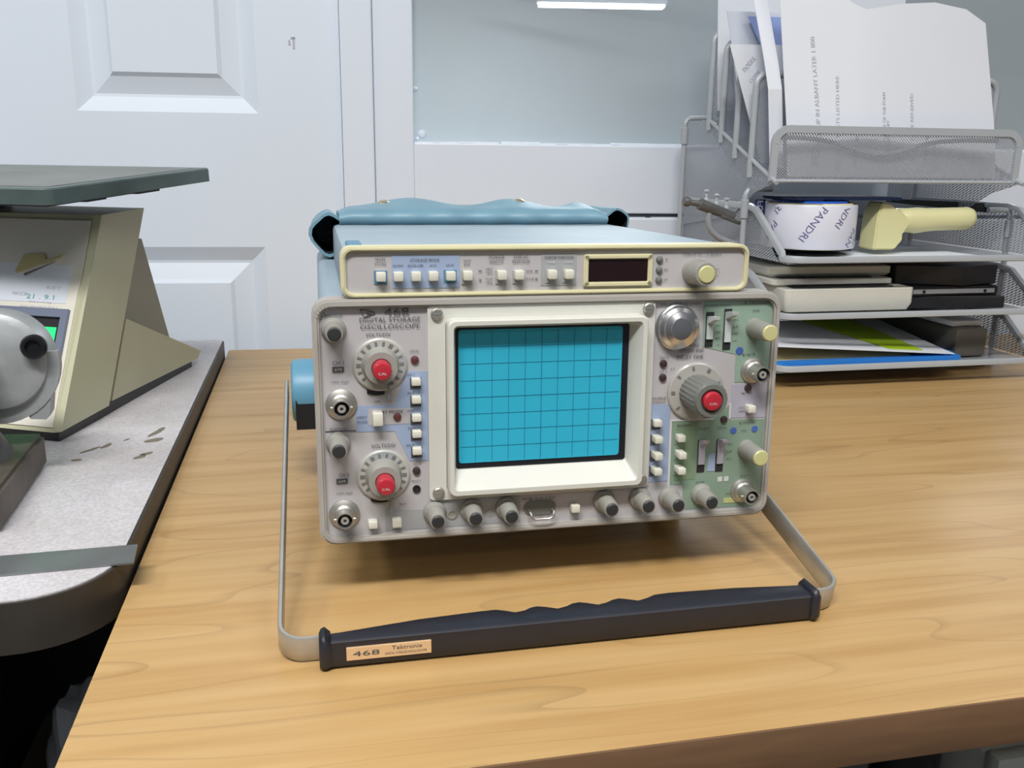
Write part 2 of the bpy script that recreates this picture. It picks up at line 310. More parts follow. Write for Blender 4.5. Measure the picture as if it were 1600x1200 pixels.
def round_corner(x0, x1, y0, y1, r, n=10):
    pts = [(x0,y0)]
    for i in range(n+1):
        t = math.radians(-90+90*i/n); pts.append((x1-r+r*math.cos(t), y0+r+r*math.sin(t)))
    for i in range(5):
        t = math.radians(90*i/4); pts.append((x1-.012+.012*math.cos(t), y1-.012+.012*math.sin(t)))
    return pts+[(x0,y1)]
bn = thing('workbench', 'grey speckled workbench top with worn brown edge left of the desk', 'bench', (-.6,.9,FLOOR))
pl = round_corner(-1.1,-.1272,.526,1.305,.055)
bm = new(); prism(bm, [(x,y,0) for x, y in pl], (0,0,-.012), (0,0,.02)); obj('top', bm, 'bench', bn, True, 40)
bm = new(); pe = [(x,y,0) for x, y in pl]
A_ = [Vector((p[0],p[1],0)) for p in pl]
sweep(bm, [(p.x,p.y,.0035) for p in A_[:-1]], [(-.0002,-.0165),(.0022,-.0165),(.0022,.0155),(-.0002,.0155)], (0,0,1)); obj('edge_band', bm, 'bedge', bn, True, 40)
bm = new(); box(bm, (-1.1,.56,FLOOR), (-.27,1.25,-.012)); obj('cabinet', bm, 'under', bn, True)  # near-black colour paints the shade below the bench top
for x, y, a, b, t in ((-.195,.812,.011,.0022,.9),(-.184,.822,.008,.0026,1.2),(-.2,.785,.0045,.003,0),(-.1475,.858,.016,.003,1.25),(-.146,.832,.009,.005,.6),(-.150,.785,.007,.0035,1),(-.146,.793,.006,.003,.7),(-.17,.838,.004,.0012,1)):
    c, s = math.cos(t), math.sin(t)
    pts = [(x+a*math.cos(k)*c-b*math.sin(k)*s*(1+.3*math.sin(3*k)), y+a*math.cos(k)*s+b*math.sin(k)*c, .02) for k in [i*math.pi/6 for i in range(12)]]
    bm = new(); prism(bm, pts, (0,0,-.0002), (0,0,.00025)); obj('grime_spot', bm, 'dirt', bn, True)
rl = tag(None or obj('steel_ruler', (lambda b: (prism(b, [(-.42,.582,.0202),(-.1195,.5924,.0202),(-.1172,.564,.0202),(-.42,.548,.0202)], (0,0,0), (0,0,.0012)), b)[1])(new()), 'steel'), 'flat steel ruler lying across the front corner of the grey bench', 'ruler')
ct = tag(obj('carton', (lambda b: (box(b, (-.265,.585,FLOOR), (-.125,.84,-.245), bev=.004), b)[1])(new()), 'carton'), 'dark brown carton on the floor between bench and desk', 'box')
bm = new(); bmesh.ops.create_icosphere(bm, subdivisions=4, radius=1)
for v in bm.verts:
    n = v.co.copy(); k = 1+.10*math.sin(6*n.x+3*n.z)*math.sin(6*n.z)+.05*math.sin(9*n.y+5*n.x); v.co = Vector((-.176+n.x*.030*k, .655+n.y*.05*k, max(-.2445,-.185+n.z*.072*k)))
tag(obj('plastic_bag', bm, 'bag'), 'crumpled clear plastic bag beside the left edge of the desk', 'bag')

# ------------------------------------------------------------------ oscilloscope  (local x right, y back, z up; panel plane y=0)
TILT, SYAW = .0188, -.0053
osc = thing('oscilloscope', 'grey digital storage oscilloscope with teal screen resting on its carrying handle', 'oscilloscope')
ct_, st_ = math.cos(TILT), math.sin(TILT); cy_, sy_ = math.cos(SYAW), math.sin(SYAW)
OX = .03944                                   # height of the panel's lower edge above the root
Uv = Vector((cy_,sy_,0)); Yv = Vector((-sy_*ct_, cy_*ct_, -st_)); Zv = Vector((-sy_*st_, cy_*st_, ct_))
O_ = Vector((.14395,.52968,.03944))-Zv*OX
osc.matrix_world = Matrix(((Uv.x,Yv.x,Zv.x,O_.x),(Uv.y,Yv.y,Zv.y,O_.y),(Uv.z,Yv.z,Zv.z,O_.z),(0,0,0,1)))
bpy.context.view_layer.update()
UP = Matrix.Translation((0,0,OX))
def ob(name, bm, mats, parent=None, smooth=30):
    bm.transform(UP); return obj(name, bm, mats, parent or osc, False, smooth)
mm = .001
H = .1488
# cabinet
bm = new(); o_ = rrect(-.1425,.1425,.0025,H-.001,.008)
loft(bm, [[(x,.012,z) for x, z in o_],[(x,.40,z) for x, z in o_]])
cabn = ob('cabinet', bm, 'cab')
bm = new(); box(bm, (-.128,.012,H-.004), (.1215,.395,.1775), bev=.004); 
ob('upper_cover', bm, 'cab')
bm = new(); box(bm, (-.1245,.012,.1755), (-.1155,.05,.1795), bev=.001); ob('latch', bm, 'foot')
# main bezel and panel
bm = new(); ring_bm(bm, rrect(-.1465,.1465,-.0005,H+.0005,.010), rrect(-.1424,.1424,.0036,H-.0046,.007), -.004, .014)
bmesh.ops.bevel(bm, geom=[e for e in bm.edges if all(abs(v.co.y+.004) < 1e-6 for v in e.verts)], offset=.0012, segments=2, affect='EDGES')
ob('bezel', bm, 'bezel')
bm = new(); prism(bm, [(x,0,z) for x, z in rrect(-.1424,.1424,.0036,H-.0046,.007)], (0,.0,0), (0,.006,0), 0)
def zone(pts, mi, e=.0003): prism(bm, [(x*mm,0,z*mm) for x, z in pts], (0,-e,0), (0,.0005,0), mi)
zone([(-122.9,85.2),(-99.8,84.8),(-92.3,105),(-79.8,105),(-79.8,49),(-91.2,49.3),(-100,68.6),(-122.9,69.2)], 1)
zone([(-115.5,83.2),(-90.5,82.4),(-90.7,73),(-115.5,73)], 0, .0005)
zone([(-107,18.4),(-84.2,17.6),(-80,22.8),(-22,22.6),(-22,5),(-107,5)], 3)
zone([(60,78),(76,77.6),(76.8,26),(60,26)], 1)
zone([(95.2,143.6),(142,143),(142,90),(119.2,90.4),(118.9,108.8),(95.5,114.4)], 2)
zone([(117.6,89),(142,88.6),(142,66),(117.6,66.6)], 4)
zone([(77.6,66.2),(106,65.8),(112,72),(117.4,76),(117.4,65.4),(142,64.8),(142,4.6),(87.8,5.4),(87.2,22.8),(77.8,23.2)], 5)  # lower green zone, colour darkened to carry the shading down there
zone([(81,64),(95.4,64),(95.4,26),(81,26)], 10, .0005)
zone([(76,66.8),(77.4,66.8),(77.8,22),(76.4,22)], 6, .0006); zone([(76,66.2),(106,66),(106,66.9),(76,67.1)], 6, .0006)
zone([(116.6,76),(117.8,76),(117.8,66),(116.6,66)], 6, .0006)
zone([(116.5,11.5),(127,11.5),(127,8),(116.5,8)], 7, .0006)
zone([(104,43),(108.5,43),(109,31),(103.5,31)], 1, .0006)
for x, z, a in ((121.2,111,2.6),(120.5,58,2.2),(135.5,58.4,2.2)): zone([(x+a*math.cos(k*.63),z+a*math.sin(k*.63)) for k in range(10)], 8, .0007)
zone([(-141,70.6),(-123,70.3),(-123,69.9),(-141,70.2)], 9, .0006)
for x, z in ((113,25),(117.5,25)): zone([(x-1.6,z-1.6),(x+1.6,z-1.6),(x+1.6,z+1.6),(x-1.6,z+1.6)], 6, .0006)
# lettering
TXI = 9
def tx(s, x, z, wd, h, mi=0, e=.0009): mi = (TXI,6)[mi]; text(bm, s, wd*mm, h*mm, lambda a, b: (x*mm+a, -e, z*mm+b), mi)
tx('468',-97.5,141.3,14.5,4.2); tx('DIGITAL STORAGE',-101.4,136.7,35.5,2.7); tx('OSCILLOSCOPE',-101.4,132.7,35,2.7); tx('VOLTS/DIV',-108.5,127.8,14.5,2.3)
tx('POSITION',-134,139.5,10,1.7); tx('CH 1',-132.3,111.8,6.6,2.3); tx('1MΩ 20pF',-131.5,100.2,10,1.5); tx('POSITION',-133.5,71.6,9.5,1.7)
tx('VOLTS/DIV',-107,60,14.5,2.5); tx('CH 2',-131,42.8,6,2.3); tx('1MΩ 20pF',-131,31.2,9.5,1.5)
tx('OPR',-110,87.4,4,1.4); tx('VERT MODE',-103,80.8,16,1.8); tx('VERT',-119.3,78.2,6,1.6); tx('MODE',-119.3,75.4,6,1.6); tx('UNCAL',-87.4,117.5,5.5,1.4)
for z, s in ((103,'CH 1'),(92,'ALT'),(81,'CHOP'),(70.2,'ADD'),(59.4,'CH 2')): tx(s,-92+(2 if z > 60 else 1),z,4.5,1.4)
tx('TRIG',-87,47,5,1.2); tx('READY',-87.5,36.5,6,1.3); tx('BW',-96,22,4,1.2)
tx('PROBE  PLUS  5 VDC',-10,20,22,1.7); tx('CALIBRATOR',-8,8.2,11,1.4)
tx('DELAY TIME POSITION',80,142.2,27,1.6); tx('TIME/DIV AND',88,112.4,17,2.4); tx('DELAY TIME',87.5,108.2,18,2.4); tx('A AND',90,115.6,7,1.7)
tx('TRIG D',70,108.4,6,1.2); tx('DLY',70,99.4,5,1.2); tx('X-Y',76,101,3,1.2); tx('COUPLING SOURCE',104,140.6,18,1.4); tx('A TRIGGER',131,142,18,1.5); tx('LEVEL',131,137,5,1.2); tx('EXT',128,108.4,9,1.4)
tx('TRIG MODE',128,83,8,1.4); tx('AUTO',125,73.4,4,1.2); tx('NORM',125,71,4,1.2); tx('HORIZ',68,82,9,1.6); tx('DISPLAY',68,79.4,9,1.4)
tx('TRIG MODE',85.5,63.2,10,1.4); tx('SOURCE',99.5,60.4,7,1.4); tx('CPLG',112,60.4,6,1.4); tx('B TRIGGER',130,63,11,1.4); tx('LEVEL',128,57.6,4,1.1); tx('EXT',131,26.4,7,1.2); tx('SLOPE',99,24,6,1.2); tx('FOCUS',122,14.6,8,1.2)
for k in range(4): tx(('AC','LF','HF','DC')[k],117.5,131.5-4.5*k,3.4,1.2); tx(('INT','LINE','EXT','÷10')[k],105.4,128-4.2*k,3.2,1.1)
for k in range(3): tx(('AC','LF','DC')[k],118.5,49-5*k,3.4,1.2)
for x, z in ((-141,137.6),(-140.5,139.4),(-139.2,141),(-137.5,66.5),(-140,65)): tx('+',x,z,1.3,1.3)
# drawn instrument emblem beside the model number
for a, b, c, d in ((-118.5,143,-111,141.4),(-118.5,143,-116.5,138.4),(-116.5,138.4,-110,140.6),(-111,141.4,-110,140.6),(-115,140.8,-112,140.1)):
    L_ = Vector((c-a,0,d-b)); n_ = Vector((-L_.z,0,L_.x)).normalized()*.16; q_ = [Vector((a,0,b))+n_, Vector((c,0,d))+n_, Vector((c,0,d))-n_, Vector((a,0,b))-n_]
    prism(bm, [p*mm for p in q_], (0,-.0008,0), (0,-.0003,0), 9)
for z in (107.9,39): box(bm, (-.1357,-.0008,(z-1.5)*mm), (-.1289,-.0003,(z+1.5)*mm), 9)
tx('x10',-132.3,107.9,4.2,1.5,1,.0010); tx('x10',-132.3,39,4.2,1.5,1,.0010)
fp = ob('front_panel', bm, ['panel','bluez','greenz','greyz','lav','greenz_shaded','lightink','yel','blueink','ink','greenz3'], smooth=0)
# --- CRT hood
bm = new(); F0 = rrect(-.0796,.0622,.0235,.1452,.003); F1 = rrect(-.0690,.0548,.0285,.1365,.004)
ring_bm(bm, F0, F1, -.0022, .001)
hd = ob('crt_bezel', bm, 'hood')
bm = new(); F2 = rrect(-.0687,.0549,.0282,.1368,.004); F3 = rrect(-.0655,.0515,.0318,.1337,.003); F4 = rrect(-.0632,.0462,.0425,.1310,.002)
F2b = rrect(-.0680,.0542,.0290,.1361,.004)
loft(bm, [[(x,.0,z) for x, z in F2],[(x,-.0108,z) for x, z in F2],[(x,-.012,z) for x, z in F2b],[(x,-.012,z) for x, z in F3],[(x,-.0022,z) for x, z in F4],[(x,-.0004,z) for x, z in F4]], 0, False, False)
ob('hood', bm, 'hood', hd)
bm = new(); prism(bm, [(x,0,z) for x, z in rrect(-.0640,.0470,.0415,.1318,.002)], (0,-.0008,0), (0,.0,0)); ob('screen_mask', bm, 'crtb', hd)
SX0, SX1, SZ0, SZ1 = -.0612,.0418,.0462,.1294
bm = new(); prism(bm, [(x,0,z) for x, z in rrect(SX0,SX1,SZ0,SZ1,.002)], (0,-.0014,0), (0,-.0006,0)); scr = ob('screen', bm, 'screen', hd)
bm = new(); sx = (SX1-SX0)/10; sz = (SZ1-SZ0)/8
for k in range(1,10): t = .00016 if k != 5 else .00022; x = SX0+k*sx; box(bm, (x-t,-.0016,SZ0+.001), (x+t,-.0013,SZ1-.001))
for k in range(1,8): t = .00016 if k != 4 else .00022; z = SZ0+k*sz; box(bm, (SX0+.001,-.0016,z-t), (SX1-.001,-.0013,z+t))
ob('graticule', bm, 'grat', scr, smooth=0)
for x, z in ((-.0741,.1397),(.0575,.1402),(-.0742,.0287),(.0575,.0290)):
    bm = new(); lathe(bm, [(.0036,-.0),(.0036,.0016),(.0028,.0024),(0,.0024)], (x,-.0022,z), (0,-1,0), 18); box(bm, (x-.0026,-.0048,z-.0003), (x+.0026,-.0044,z+.0003)); s_ = ob('screw', bm, 'chrome', hd)
# --- controls
def small_knob(x, z, L=18, sk=7.2, body=5.2, capr=3.9, capm='cap'):
    bm = new(); lathe(bm, [(sk,0),(sk,1.6),(sk*.93,3),(body+.5,4.2),(body,L-2.5),(body-.5,L-.4),(capr,L-.4),(capr,L-1)], (0,0,0), (0,-1,0), 40, rib=1, ribr=(4,5))
    bm.transform(Matrix.Translation((x*mm,0,z*mm)) @ Matrix.Scale(mm,4)); k = ob('control_knob', bm, 'knob', smooth=35)
    bm = new(); lathe(bm, [(capr,L-1.2),(capr,L),(capr-.7,L+.7),(0,L+.8)], (0,0,0), (0,-1,0), 24)
    bm.transform(Matrix.Translation((x*mm,0,z*mm)) @ Matrix.Scale(mm,4)); c = ob('knob_cap', bm, capm, k)
    if capm == 'capy': k['label'] = 'grey knob with cream end cap'
    return k
for x, z in ((-134.1,131.6),(-133.8,62.8),(-76.5,15.4),(-53.4,15.6),(-31.0,15.4),(33.3,15.6),(57.4,16),(77.6,15.2),(100.4,15.6)): small_knob(x, z)
small_knob(87.7,162.3,19,8.2,7.4,5.4,'capy'); small_knob(130.6,44.8,21,6.4,5.6,5.2,'capy'); small_knob(131.0,125.6,21,6.4,5.6,5.2,'capy')
def dial(x, z, R, L, body, redr, dark=False):
    c = Matrix.Translation((x*mm,0,z*mm)) @ Matrix.Scale(mm,4)
    bm = new(); lathe(bm, [(R,0),(R,1.5),(R-1,2.2),(0,2.4)], (0,0,0), (0,-1,0), 48)
    bm.transform(c); d = ob('dial_skirt', bm, 'clear' if dark else 'skirt')
    bm = new(); n = 15
    for k in range(n):
        a = math.radians(-60+300*k/n)
        if dark and k % 2: continue
        r0, r1 = R-4.6, R-2.0; p = Vector((math.cos(a),0,math.sin(a))); t = Vector((-p.z,0,p.x))*(.7 if k % 3 else 1.1)
        prism(bm, [p*r0+t,p*r1+t,p*r1-t,p*r0-t], (0,-2.55,0), (0,-1.6,0))
    for k in range(6):
        a0 = math.radians((58 if z < 60 else -38)+k*11); a1 = a0+math.radians(11); prism(bm, [(r*math.cos(a),0,r*math.sin(a)) for r, a in ((R-4.8,a0),(R-.8,a0),(R-.8,a1),(R-4.8,a1))], (0,-2.5,0), (0,-1.5,0), 1)
    bm.transform(c); ob('dial_marks', bm, ['mark','greyz'], d, smooth=0)
    bm = new()
    if dark: prof = [(body+1,2),(body+1,L-3),(body,L-1.5),(body-.6,L),(redr+1.5,L),(redr+1.5,L-2)]
    else: prof = [(body+1.6,2),(body+.3,4),(body,L-8),(body-.4,L-7),(redr+.4,L-7),(redr+.4,L-9)]
    lathe(bm, prof, (0,0,0), (0,-1,0), 48, rib=1 if dark else 0, ribr=(0,2))
    bm.transform(c); b = ob('dial_knob', bm, 'knobd' if dark else 'knob', d, smooth=35)
    bm = new(); lathe(bm, [(redr,L-9),(redr,L+1.2),(redr-.9,L+2.4),(redr-2.0,L+2.6),(0,L+2.6)], (0,0,0), (0,-1,0), 32); text(bm, 'CAL', redr*.9, 1.5, lambda a, q: (a,-(L+2.75),q-1.2), 1)
    bm.transform(c); r_ = ob('calibration_knob', bm, ['red','lightink'], d, smooth=35)
    return d
dial(-107.9,110.0,16.0,19.5,9.8,5.4); dial(-107.5,41.4,16.0,21.5,9.8,5.4)
dial(92.3,85.4,19.0,26.5,10.8,6.0,True)
# black arcs below the two dials and the coupling levers
for x, z in ((-110.8,92.6),(-110.2,25.0)):
    bm = new(); P_ = []
    for s, r in ((1,1.2),(-1,-1.2)):
        P_ += [(x+(k-4)*1.3*s, 0, z+.06*(k-4)**2*1.0-.35*(k-4)*s*.3+r) for k in range(9)]
    prism(bm, [Vector(p)*mm for p in P_], (0,-.0011,0), (0,0,0)); ob('arc_mark', bm, 'blackm', fp, smooth=0)
for x, z in ((-102.6,93.9),(-102.8,22.4)):
    bm = new(); box(bm, ((x-1.6)*mm,-.0007,(z-6)*mm), ((x+1.6)*mm,.0,(z+4)*mm)); box(bm, ((x-1.2)*mm,-.007,(z+1)*mm), ((x+1.2)*mm,0,(z+4)*mm), 1, bev=.0004); ob('coupling_lever', bm, ['greyz','knob'])
def bnc(x, z, collar=9.2, L=13.5):
    c = Matrix.Translation((x*mm,0,z*mm)) @ Matrix.Scale(mm,4)
    bm = new(); lathe(bm, [(collar,0),(collar,1.4),(collar-1.6,2.2),(6.4,2.6),(6.4,4),(5.2,5),(5.0,L),(4.4,L),(4.4,L-7),(0,L-7)], (0,0,0), (0,-1,0), 36)
    for s in (-1,1): lathe(bm, [(.9,0),(.9,1.6),(0,1.6)], (s*4.8,-(L-3.5),0), (s,0,0), 10)
    bm.transform(c); b = ob('input_connector', bm, 'chrome', smooth=35)
    bm = new(); lathe(bm, [(4.3,L-7.2),(4.3,L-5)], (0,0,0), (0,-1,0), 24); bm.transform(c); ob('insulator_well', bm, 'slot', b)
    bm = new(); lathe(bm, [(2.4,L-6),(2.4,L-.6),(1.0,L-.6),(1.0,L-3),(0,L-3)], (0,0,0), (0,-1,0), 20); bm.transform(c); ob('centre_contact', bm, 'knob', b)
bnc(-131.3,86.8); bnc(-131.6,18.0); bnc(129.2,16.4,8.2,16); bnc(131.0,98.0,8.2,16)
def button(x, z, L=6.5, wd=6.0, h=5.6, hole=True, out=None):
    bm = new(); box(bm, ((x-wd/2)*mm,-L*mm,(z-h/2)*mm), ((x+wd/2)*mm,.001,(z+h/2)*mm), bev=.0007); b = ob('push_button', bm, 'btn')
    if hole:
        bm = new(); box(bm, ((x-wd/2-.6)*mm,-.0008,(z-h/2-2.6)*mm), ((x+wd/2+.4)*mm,0,(z+h/2-.2)*mm)); ob('button_slot', bm, hole if isinstance(hole,str) else 'greyz', b, smooth=0)
    return b
for z in (99.2,88.2,77.0,67.0,56.2): button(-87.0,z,5,5.6,4.4,'ink')
button(-110.3,78.0,8,6.0,8.0,False)
button(-114.7,11.2,6,5.6,4.6,False); button(-100.2,11.2,6,5.6,5.2,'bezel'); button(13.2,12.8,6,5.6,5.0,False)
for z, L in ((66.2,5),(56.0,8),(45.2,9),(35.0,9)): button(66.6,z,L,5.2,4.4,'ink')
for z, L in ((55.6,6),(45.0,9),(34.6,9)): button(82.8,z,L,5.2,4.4,'greenz_shaded')
button(130.2,73.0,6,5.2,4.8,False)
def led(x, z, r=2.5, m='led'):
    bm = new(); lathe(bm, [(r,0),(r,.8),(r*.85,1.6),(r*.4,2.1),(0,2.2)], (x*mm/mm,0,z), (0,-1,0), 16); bm.transform(Matrix.Scale(mm,4)); ob('indicator_lamp', bm, m)
for x, z, m in ((-87.3,112.1,'ledr'),(-98.3,77.4,'ledr'),(-87.3,42.8,'led'),(69.8,104.4,'led'),(69.8,95.4,'led'),(128.7,86.3,'led'),(113.2,65.8,'led')): led(x, z, 2.5, m)
bm = new(); lathe(bm, [(2.5,0),(2.5,.9),(1.9,.9),(1.9,.2),(0,.2)], (-87.4,0,31.0), (0,-1,0), 18); bm.transform(Matrix.Scale(mm,4)); ob('ground_socket', bm, 'slot')
bm = new(); lathe(bm, [(3.4,0),(3.4,.8),(2.2,1.0),(1.8,.4),(0,.4)], (-65.6,0,13.0), (0,-1,0), 20); bm.transform(Matrix.Scale(mm,4)); ob('trim_screw', bm, 'knob')
bm = new(); lathe(bm, [(2.4,0),(2.4,.6),(0,.7)], (-41.5,0,12.0), (0,-1,0), 16); bm.transform(Matrix.Scale(mm,4)); ob('trim_screw', bm, 'greyz')
# calibrator loop
bm = new(); prism(bm, [(x,0,z) for x, z in rrect(-.0195,.0012,.0088,.0185,.0046)], (0,-.0006,0), (0,.002,0)); cl = ob('calibrator_recess', bm, 'knobd')
bm = new(); pth = [(-.0165,.0,.0125),(-.0165,-.006,.0125)]+[(-.0165+.003*(1-math.cos(a)),-.0075,.0125-.004*math.sin(a)) for a in (.4,.9,1.57)]+[(-.0045+.003*math.sin(a)-.0,-.0075,.0085+.004*(1-math.cos(a))) for a in (0,.7,1.2)]+[(-.0016,-.006,.0125),(-.0016,0,.0125)]
sweep(bm, pth, circ(.0008,8), (.02,.3,1)); ob('wire_loop', bm, 'chrome', cl)
# counting dial, thumb levers, lower slide switches
bm = new(); lathe(bm, [(14.4,0),(14.4,1.2),(13.6,1.5),(13.4,4.5),(13.0,5.2),(10.5,6.6),(10.3,7.2),(7.0,8.6),(6.8,9.2),(2,10),(0,10)], (77.6,0,127.6), (0,-1,0), 48); bm.transform(Matrix.Scale(mm,4)); ob('delay_dial', bm, 'silver', smooth=25)
for x, z0, z1, zt in ((99.6,114.4,136.6,134.5),(111.8,112.2,138.4,137.2)):
    bm = new(); box(bm, ((x-2.6)*mm,-.0008,z0*mm), ((x+2.6)*mm,.0005,z1*mm)); s_ = ob('switch_slot', bm, 'slot', smooth=0)
    bm = new(); prism(bm, [Vector(p)*mm for p in ((x-2.1,-2.0,z0+5),(x-2.1,-2.2,zt-5),(x-2.1,-11,zt-1.4),(x-2.1,-11.5,zt+.6),(x-2.1,-2.6,zt-.2),(x-2.1,0,zt-1),(x-2.1,0,z0+5))], (0,0,0), (4.2*mm,0,0)); ob('thumb_lever', bm, 'lever', s_)
for x, z in ((98.8,33.8),(111.8,33.6)):
    bm = new(); box(bm, ((x-2.6)*mm,-.0008,(z-3)*mm), ((x+2.6)*mm,.0005,(z+19)*mm)); s_ = ob('switch_slot', bm, 'slot', smooth=0)
    bm = new(); box(bm, ((x-2.2)*mm,-.002,(z+2.4)*mm), ((x+2.2)*mm,0,(z+18.6)*mm), bev=.0003); prism(bm, [Vector(p)*mm for p in ((x-2,-2,z+15),(x-2,-8,z+18.6),(x-2,-8.5,z+20.4),(x-2,-2,z+19.4))], (0,0,0), (4*mm,0,0)); ob('slide_lever', bm, 'lav', s_)
# --- storage unit on top
ZT0, ZT1 = .1512, .1786
bm = new(); ring_bm(bm, rrect(-.1292,.1228,ZT0-.0015,ZT1+.0006,.0065), rrect(-.1262,.1202,ZT0+.0012,ZT1-.0022,.0045), -.0030, .014)
bmesh.ops.bevel(bm, geom=[e for e in bm.edges if all(abs(v.co.y+.003) < 1e-6 for v in e.verts)], offset=.0009, segments=2, affect='EDGES')
su = ob('storage_bezel', bm, 'cream')
bm = new(); prism(bm, [(x,0,z) for x, z in rrect(-.1262,.1202,ZT0+.0012,ZT1-.0022,.0045)], (0,0,0), (0,.006,0))
zone([(-99.8,174),(-60,173.6),(-60,154.6),(-99.8,154.8)], 1); zone([(-10.6,173.6),(11.4,173.6),(11.4,155),(-10.6,155)], 2)
for x0 in (-106.3,-65.7): zone([(x0-3.8,165.2),(x0+3.8,165.2),(x0+3.8,157.4),(x0-3.8,157.4)], 3, .0005)
TXI = 4
tx('NON',-106.3,172,5.4,1.6); tx('STORE',-106.3,169.2,6.6,1.6); tx('STORAGE MODE',-80.5,171.2,17,1.7); tx('NORM',-96.2,168,5.6,1.4); tx('ENVELOPE',-86,168,9,1.4); tx('AVG',-75.8,168,4,1.4); tx('SAVE',-65.8,168,4.6,1.4)
tx('SAVE',-55.6,170.6,4.4,1.5); tx('REF',-55.6,168.2,3.6,1.5); tx('STORAGE',-38,172.6,9.4,1.8); tx('WINDOW',-38,169.8,8.8,1.8); tx('DISPLAY',-23,172.6,9,1.8); tx('RESPONSE',-23,169.8,10.6,1.8)
tx('PRE',-42.4,165.4,3.6,1.2); tx('TRIG',-42.4,163.2,4,1.2); tx('POST',-42.4,159.6,4,1.2); tx('TRIG',-42.4,157.4,4,1.2); tx('SINE',-18,164,4,1.2); tx('PULSE',-17.6,159.4,5,1.2)
tx('CURSOR FUNCTION',.2,172,18,1.6); tx('TIME',-4.6,169,5,1.1,1); tx('VOLTS',6,169,5,1.1,1); tx('CURSOR No. 1-2 SELECT',92,173,26,1.5); tx('PUSH',101,163.6,5,1); tx('NO. 1',101.4,161.6,5.4,1); tx('NO. 2',101,159.6,5,1)
for z, s in ((170,'V'),(163.8,'ms'),(157.6,'µs')): tx(s,68.6,z,2.2,1.2)
for x, z in ((-47.8,164.4),(-47.8,159),(-13.6,164),(-13.6,159.2)): tx('-' if z > 162 else 'x',x,z,2,.6 if z > 162 else 1.6)
sp = ob('storage_panel', bm, ['panel','bluez','greyz','foot','ink','panel','lightink'], smooth=0)
for x in (-106.3,-96.2,-86,-75.9,-65.7,-55.6,-35.1,-24.7,-4.5,6.0): button(x, 162.0, 5.5, 5.6, 5.4, 'greyz' if x > -60 else False)
bm = new(); ring_bm(bm, rrect(.0156,.0596,.1538,.1736,.0012), rrect(.0186,.0566,.1568,.1706,.0006), -.0022, .002); 
bmesh.ops.bevel(bm, geom=[e for e in bm.edges if all(abs(v.co.y+.0022) < 1e-6 for v in e.verts)], offset=.0007, segments=2, affect='EDGES'); db = ob('display_frame', bm, 'cream')
bm = new(); box(bm, (.018,-.0006,.156), (.0572,.001,.1712)); ob('display_window', bm, 'disp', db, smooth=0)
for z in (170.0,163.6,157.4): led(64.3,z,2.2,'knobd')
# feet
for x in (-.115,.115):
    for y in (.10,.345):
        bm = new(); zf = -(OX-y*st_/ct_)+.0; lathe(bm, [(.011,0),(.012,.004),(.0125,.03-0),(.0125,abs(zf)+.006)], (x,y,zf+.0006), (0,0,1), 20); ob('foot', bm, 'black')
# --- carrying handle, built in world space
Wd = Vector((0,-.227,.974)); GY, GZ = .4605, .0086
def arm(pts): return [Vector(p) for p in pts]
bmh = new()
def W3(x, y): return Vector((x, y, GZ+(y-GY)*.233))
L_ = []; xl, xr, rc = -.0258, .3088, .013
L_ += [W3(xl,.765), W3(xl,.60), W3(xl,GY+rc)]
for k in range(1,7): a = math.radians(15*k); L_.append(W3(xl+rc*(1-math.cos(a)), GY+rc*(1-math.sin(a))))
L_ += [W3(.03,GY), W3(.25,GY)]
for k in range(0,7): a = math.radians(15*k); L_.append(W3(xr-rc+rc*math.sin(a), GY+rc*(1-math.cos(a))))
L_ += [W3(xr,.60), W3(xr,.765)]
sweep(bmh, L_, [(-.0014,-.0072),(-.0008,-.008),(.0008,-.008),(.0014,-.0072),(.0014,.0072),(.0008,.008),(-.0008,.008),(-.0014,.0072)], Wd)
hnd = obj('carrying_handle', bmh, 'alu', osc, True, 40)
top = [(.000,.4602),(.006,.4606),(.05,.4672),(.085,.4698),(.094,.4700),(.0985,.4680),(.1044,.4648),(.110,.4660),(.114,.4686),(.118,.4696),(.123,.4678),(.129,.4646),(.135,.4664),(.139,.4690),(.1435,.4698),(.148,.4678),(.1535,.4648),(.159,.4664),(.164,.4692),(.168,.4700),(.1725,.4680),(.178,.4652),(.184,.4672),(.190,.4704),(.20,.4712),(.24,.4698),(.275,.4662),(.284,.4655)]
bm = new(); rings = []
for x, y in top:
    e = 0; y0 = .4492; z0, z1 = .0008, .0186; b = .0024
    sec = [(y0+.0004,z0+b),(y0+b,z0),(y-b,z0),(y,z0+b),(y,z1-b-.0008),(y-b*1.4,z1-.0004),(y0+b*1.3,z1-.0006),(y0+.0006,z1-b)]
    rings.append([(x,a,c) for a, c in sec])
loft(bm, rings); grip = obj('grip', bm, 'rubber', hnd, True, 50)
grip.parent = hnd; 
for x0, x1, yy in ((-.0052,.001,.4606),(.283,.2888,.4662)):
    bm = new(); R_ = []
    for k, (x, e) in enumerate(((x0,.0),(x0+.001,.0012),(x0+.003,.0018),(x1,.0002))):
        y0, z0, z1, b = .449-e, .0006-e*.3, .0188+e*1.4, .003
        y = yy+e; sec = [(y0,z0+b),(y0+b,z0),(y-b,z0),(y,z0+b),(y,z1-b),(y-b,z1),(y0+b,z1),(y0,z1-b)]
        R_.append([(x,a,max(c,.0002)) for a, c in sec])
    loft(bm, R_); obj('grip_end', bm, 'rubber', hnd, True, 50)
bm = new(); box(bm, (.0090,.4486,.0056), (.0547,.4499,.0131), bev=.0002)
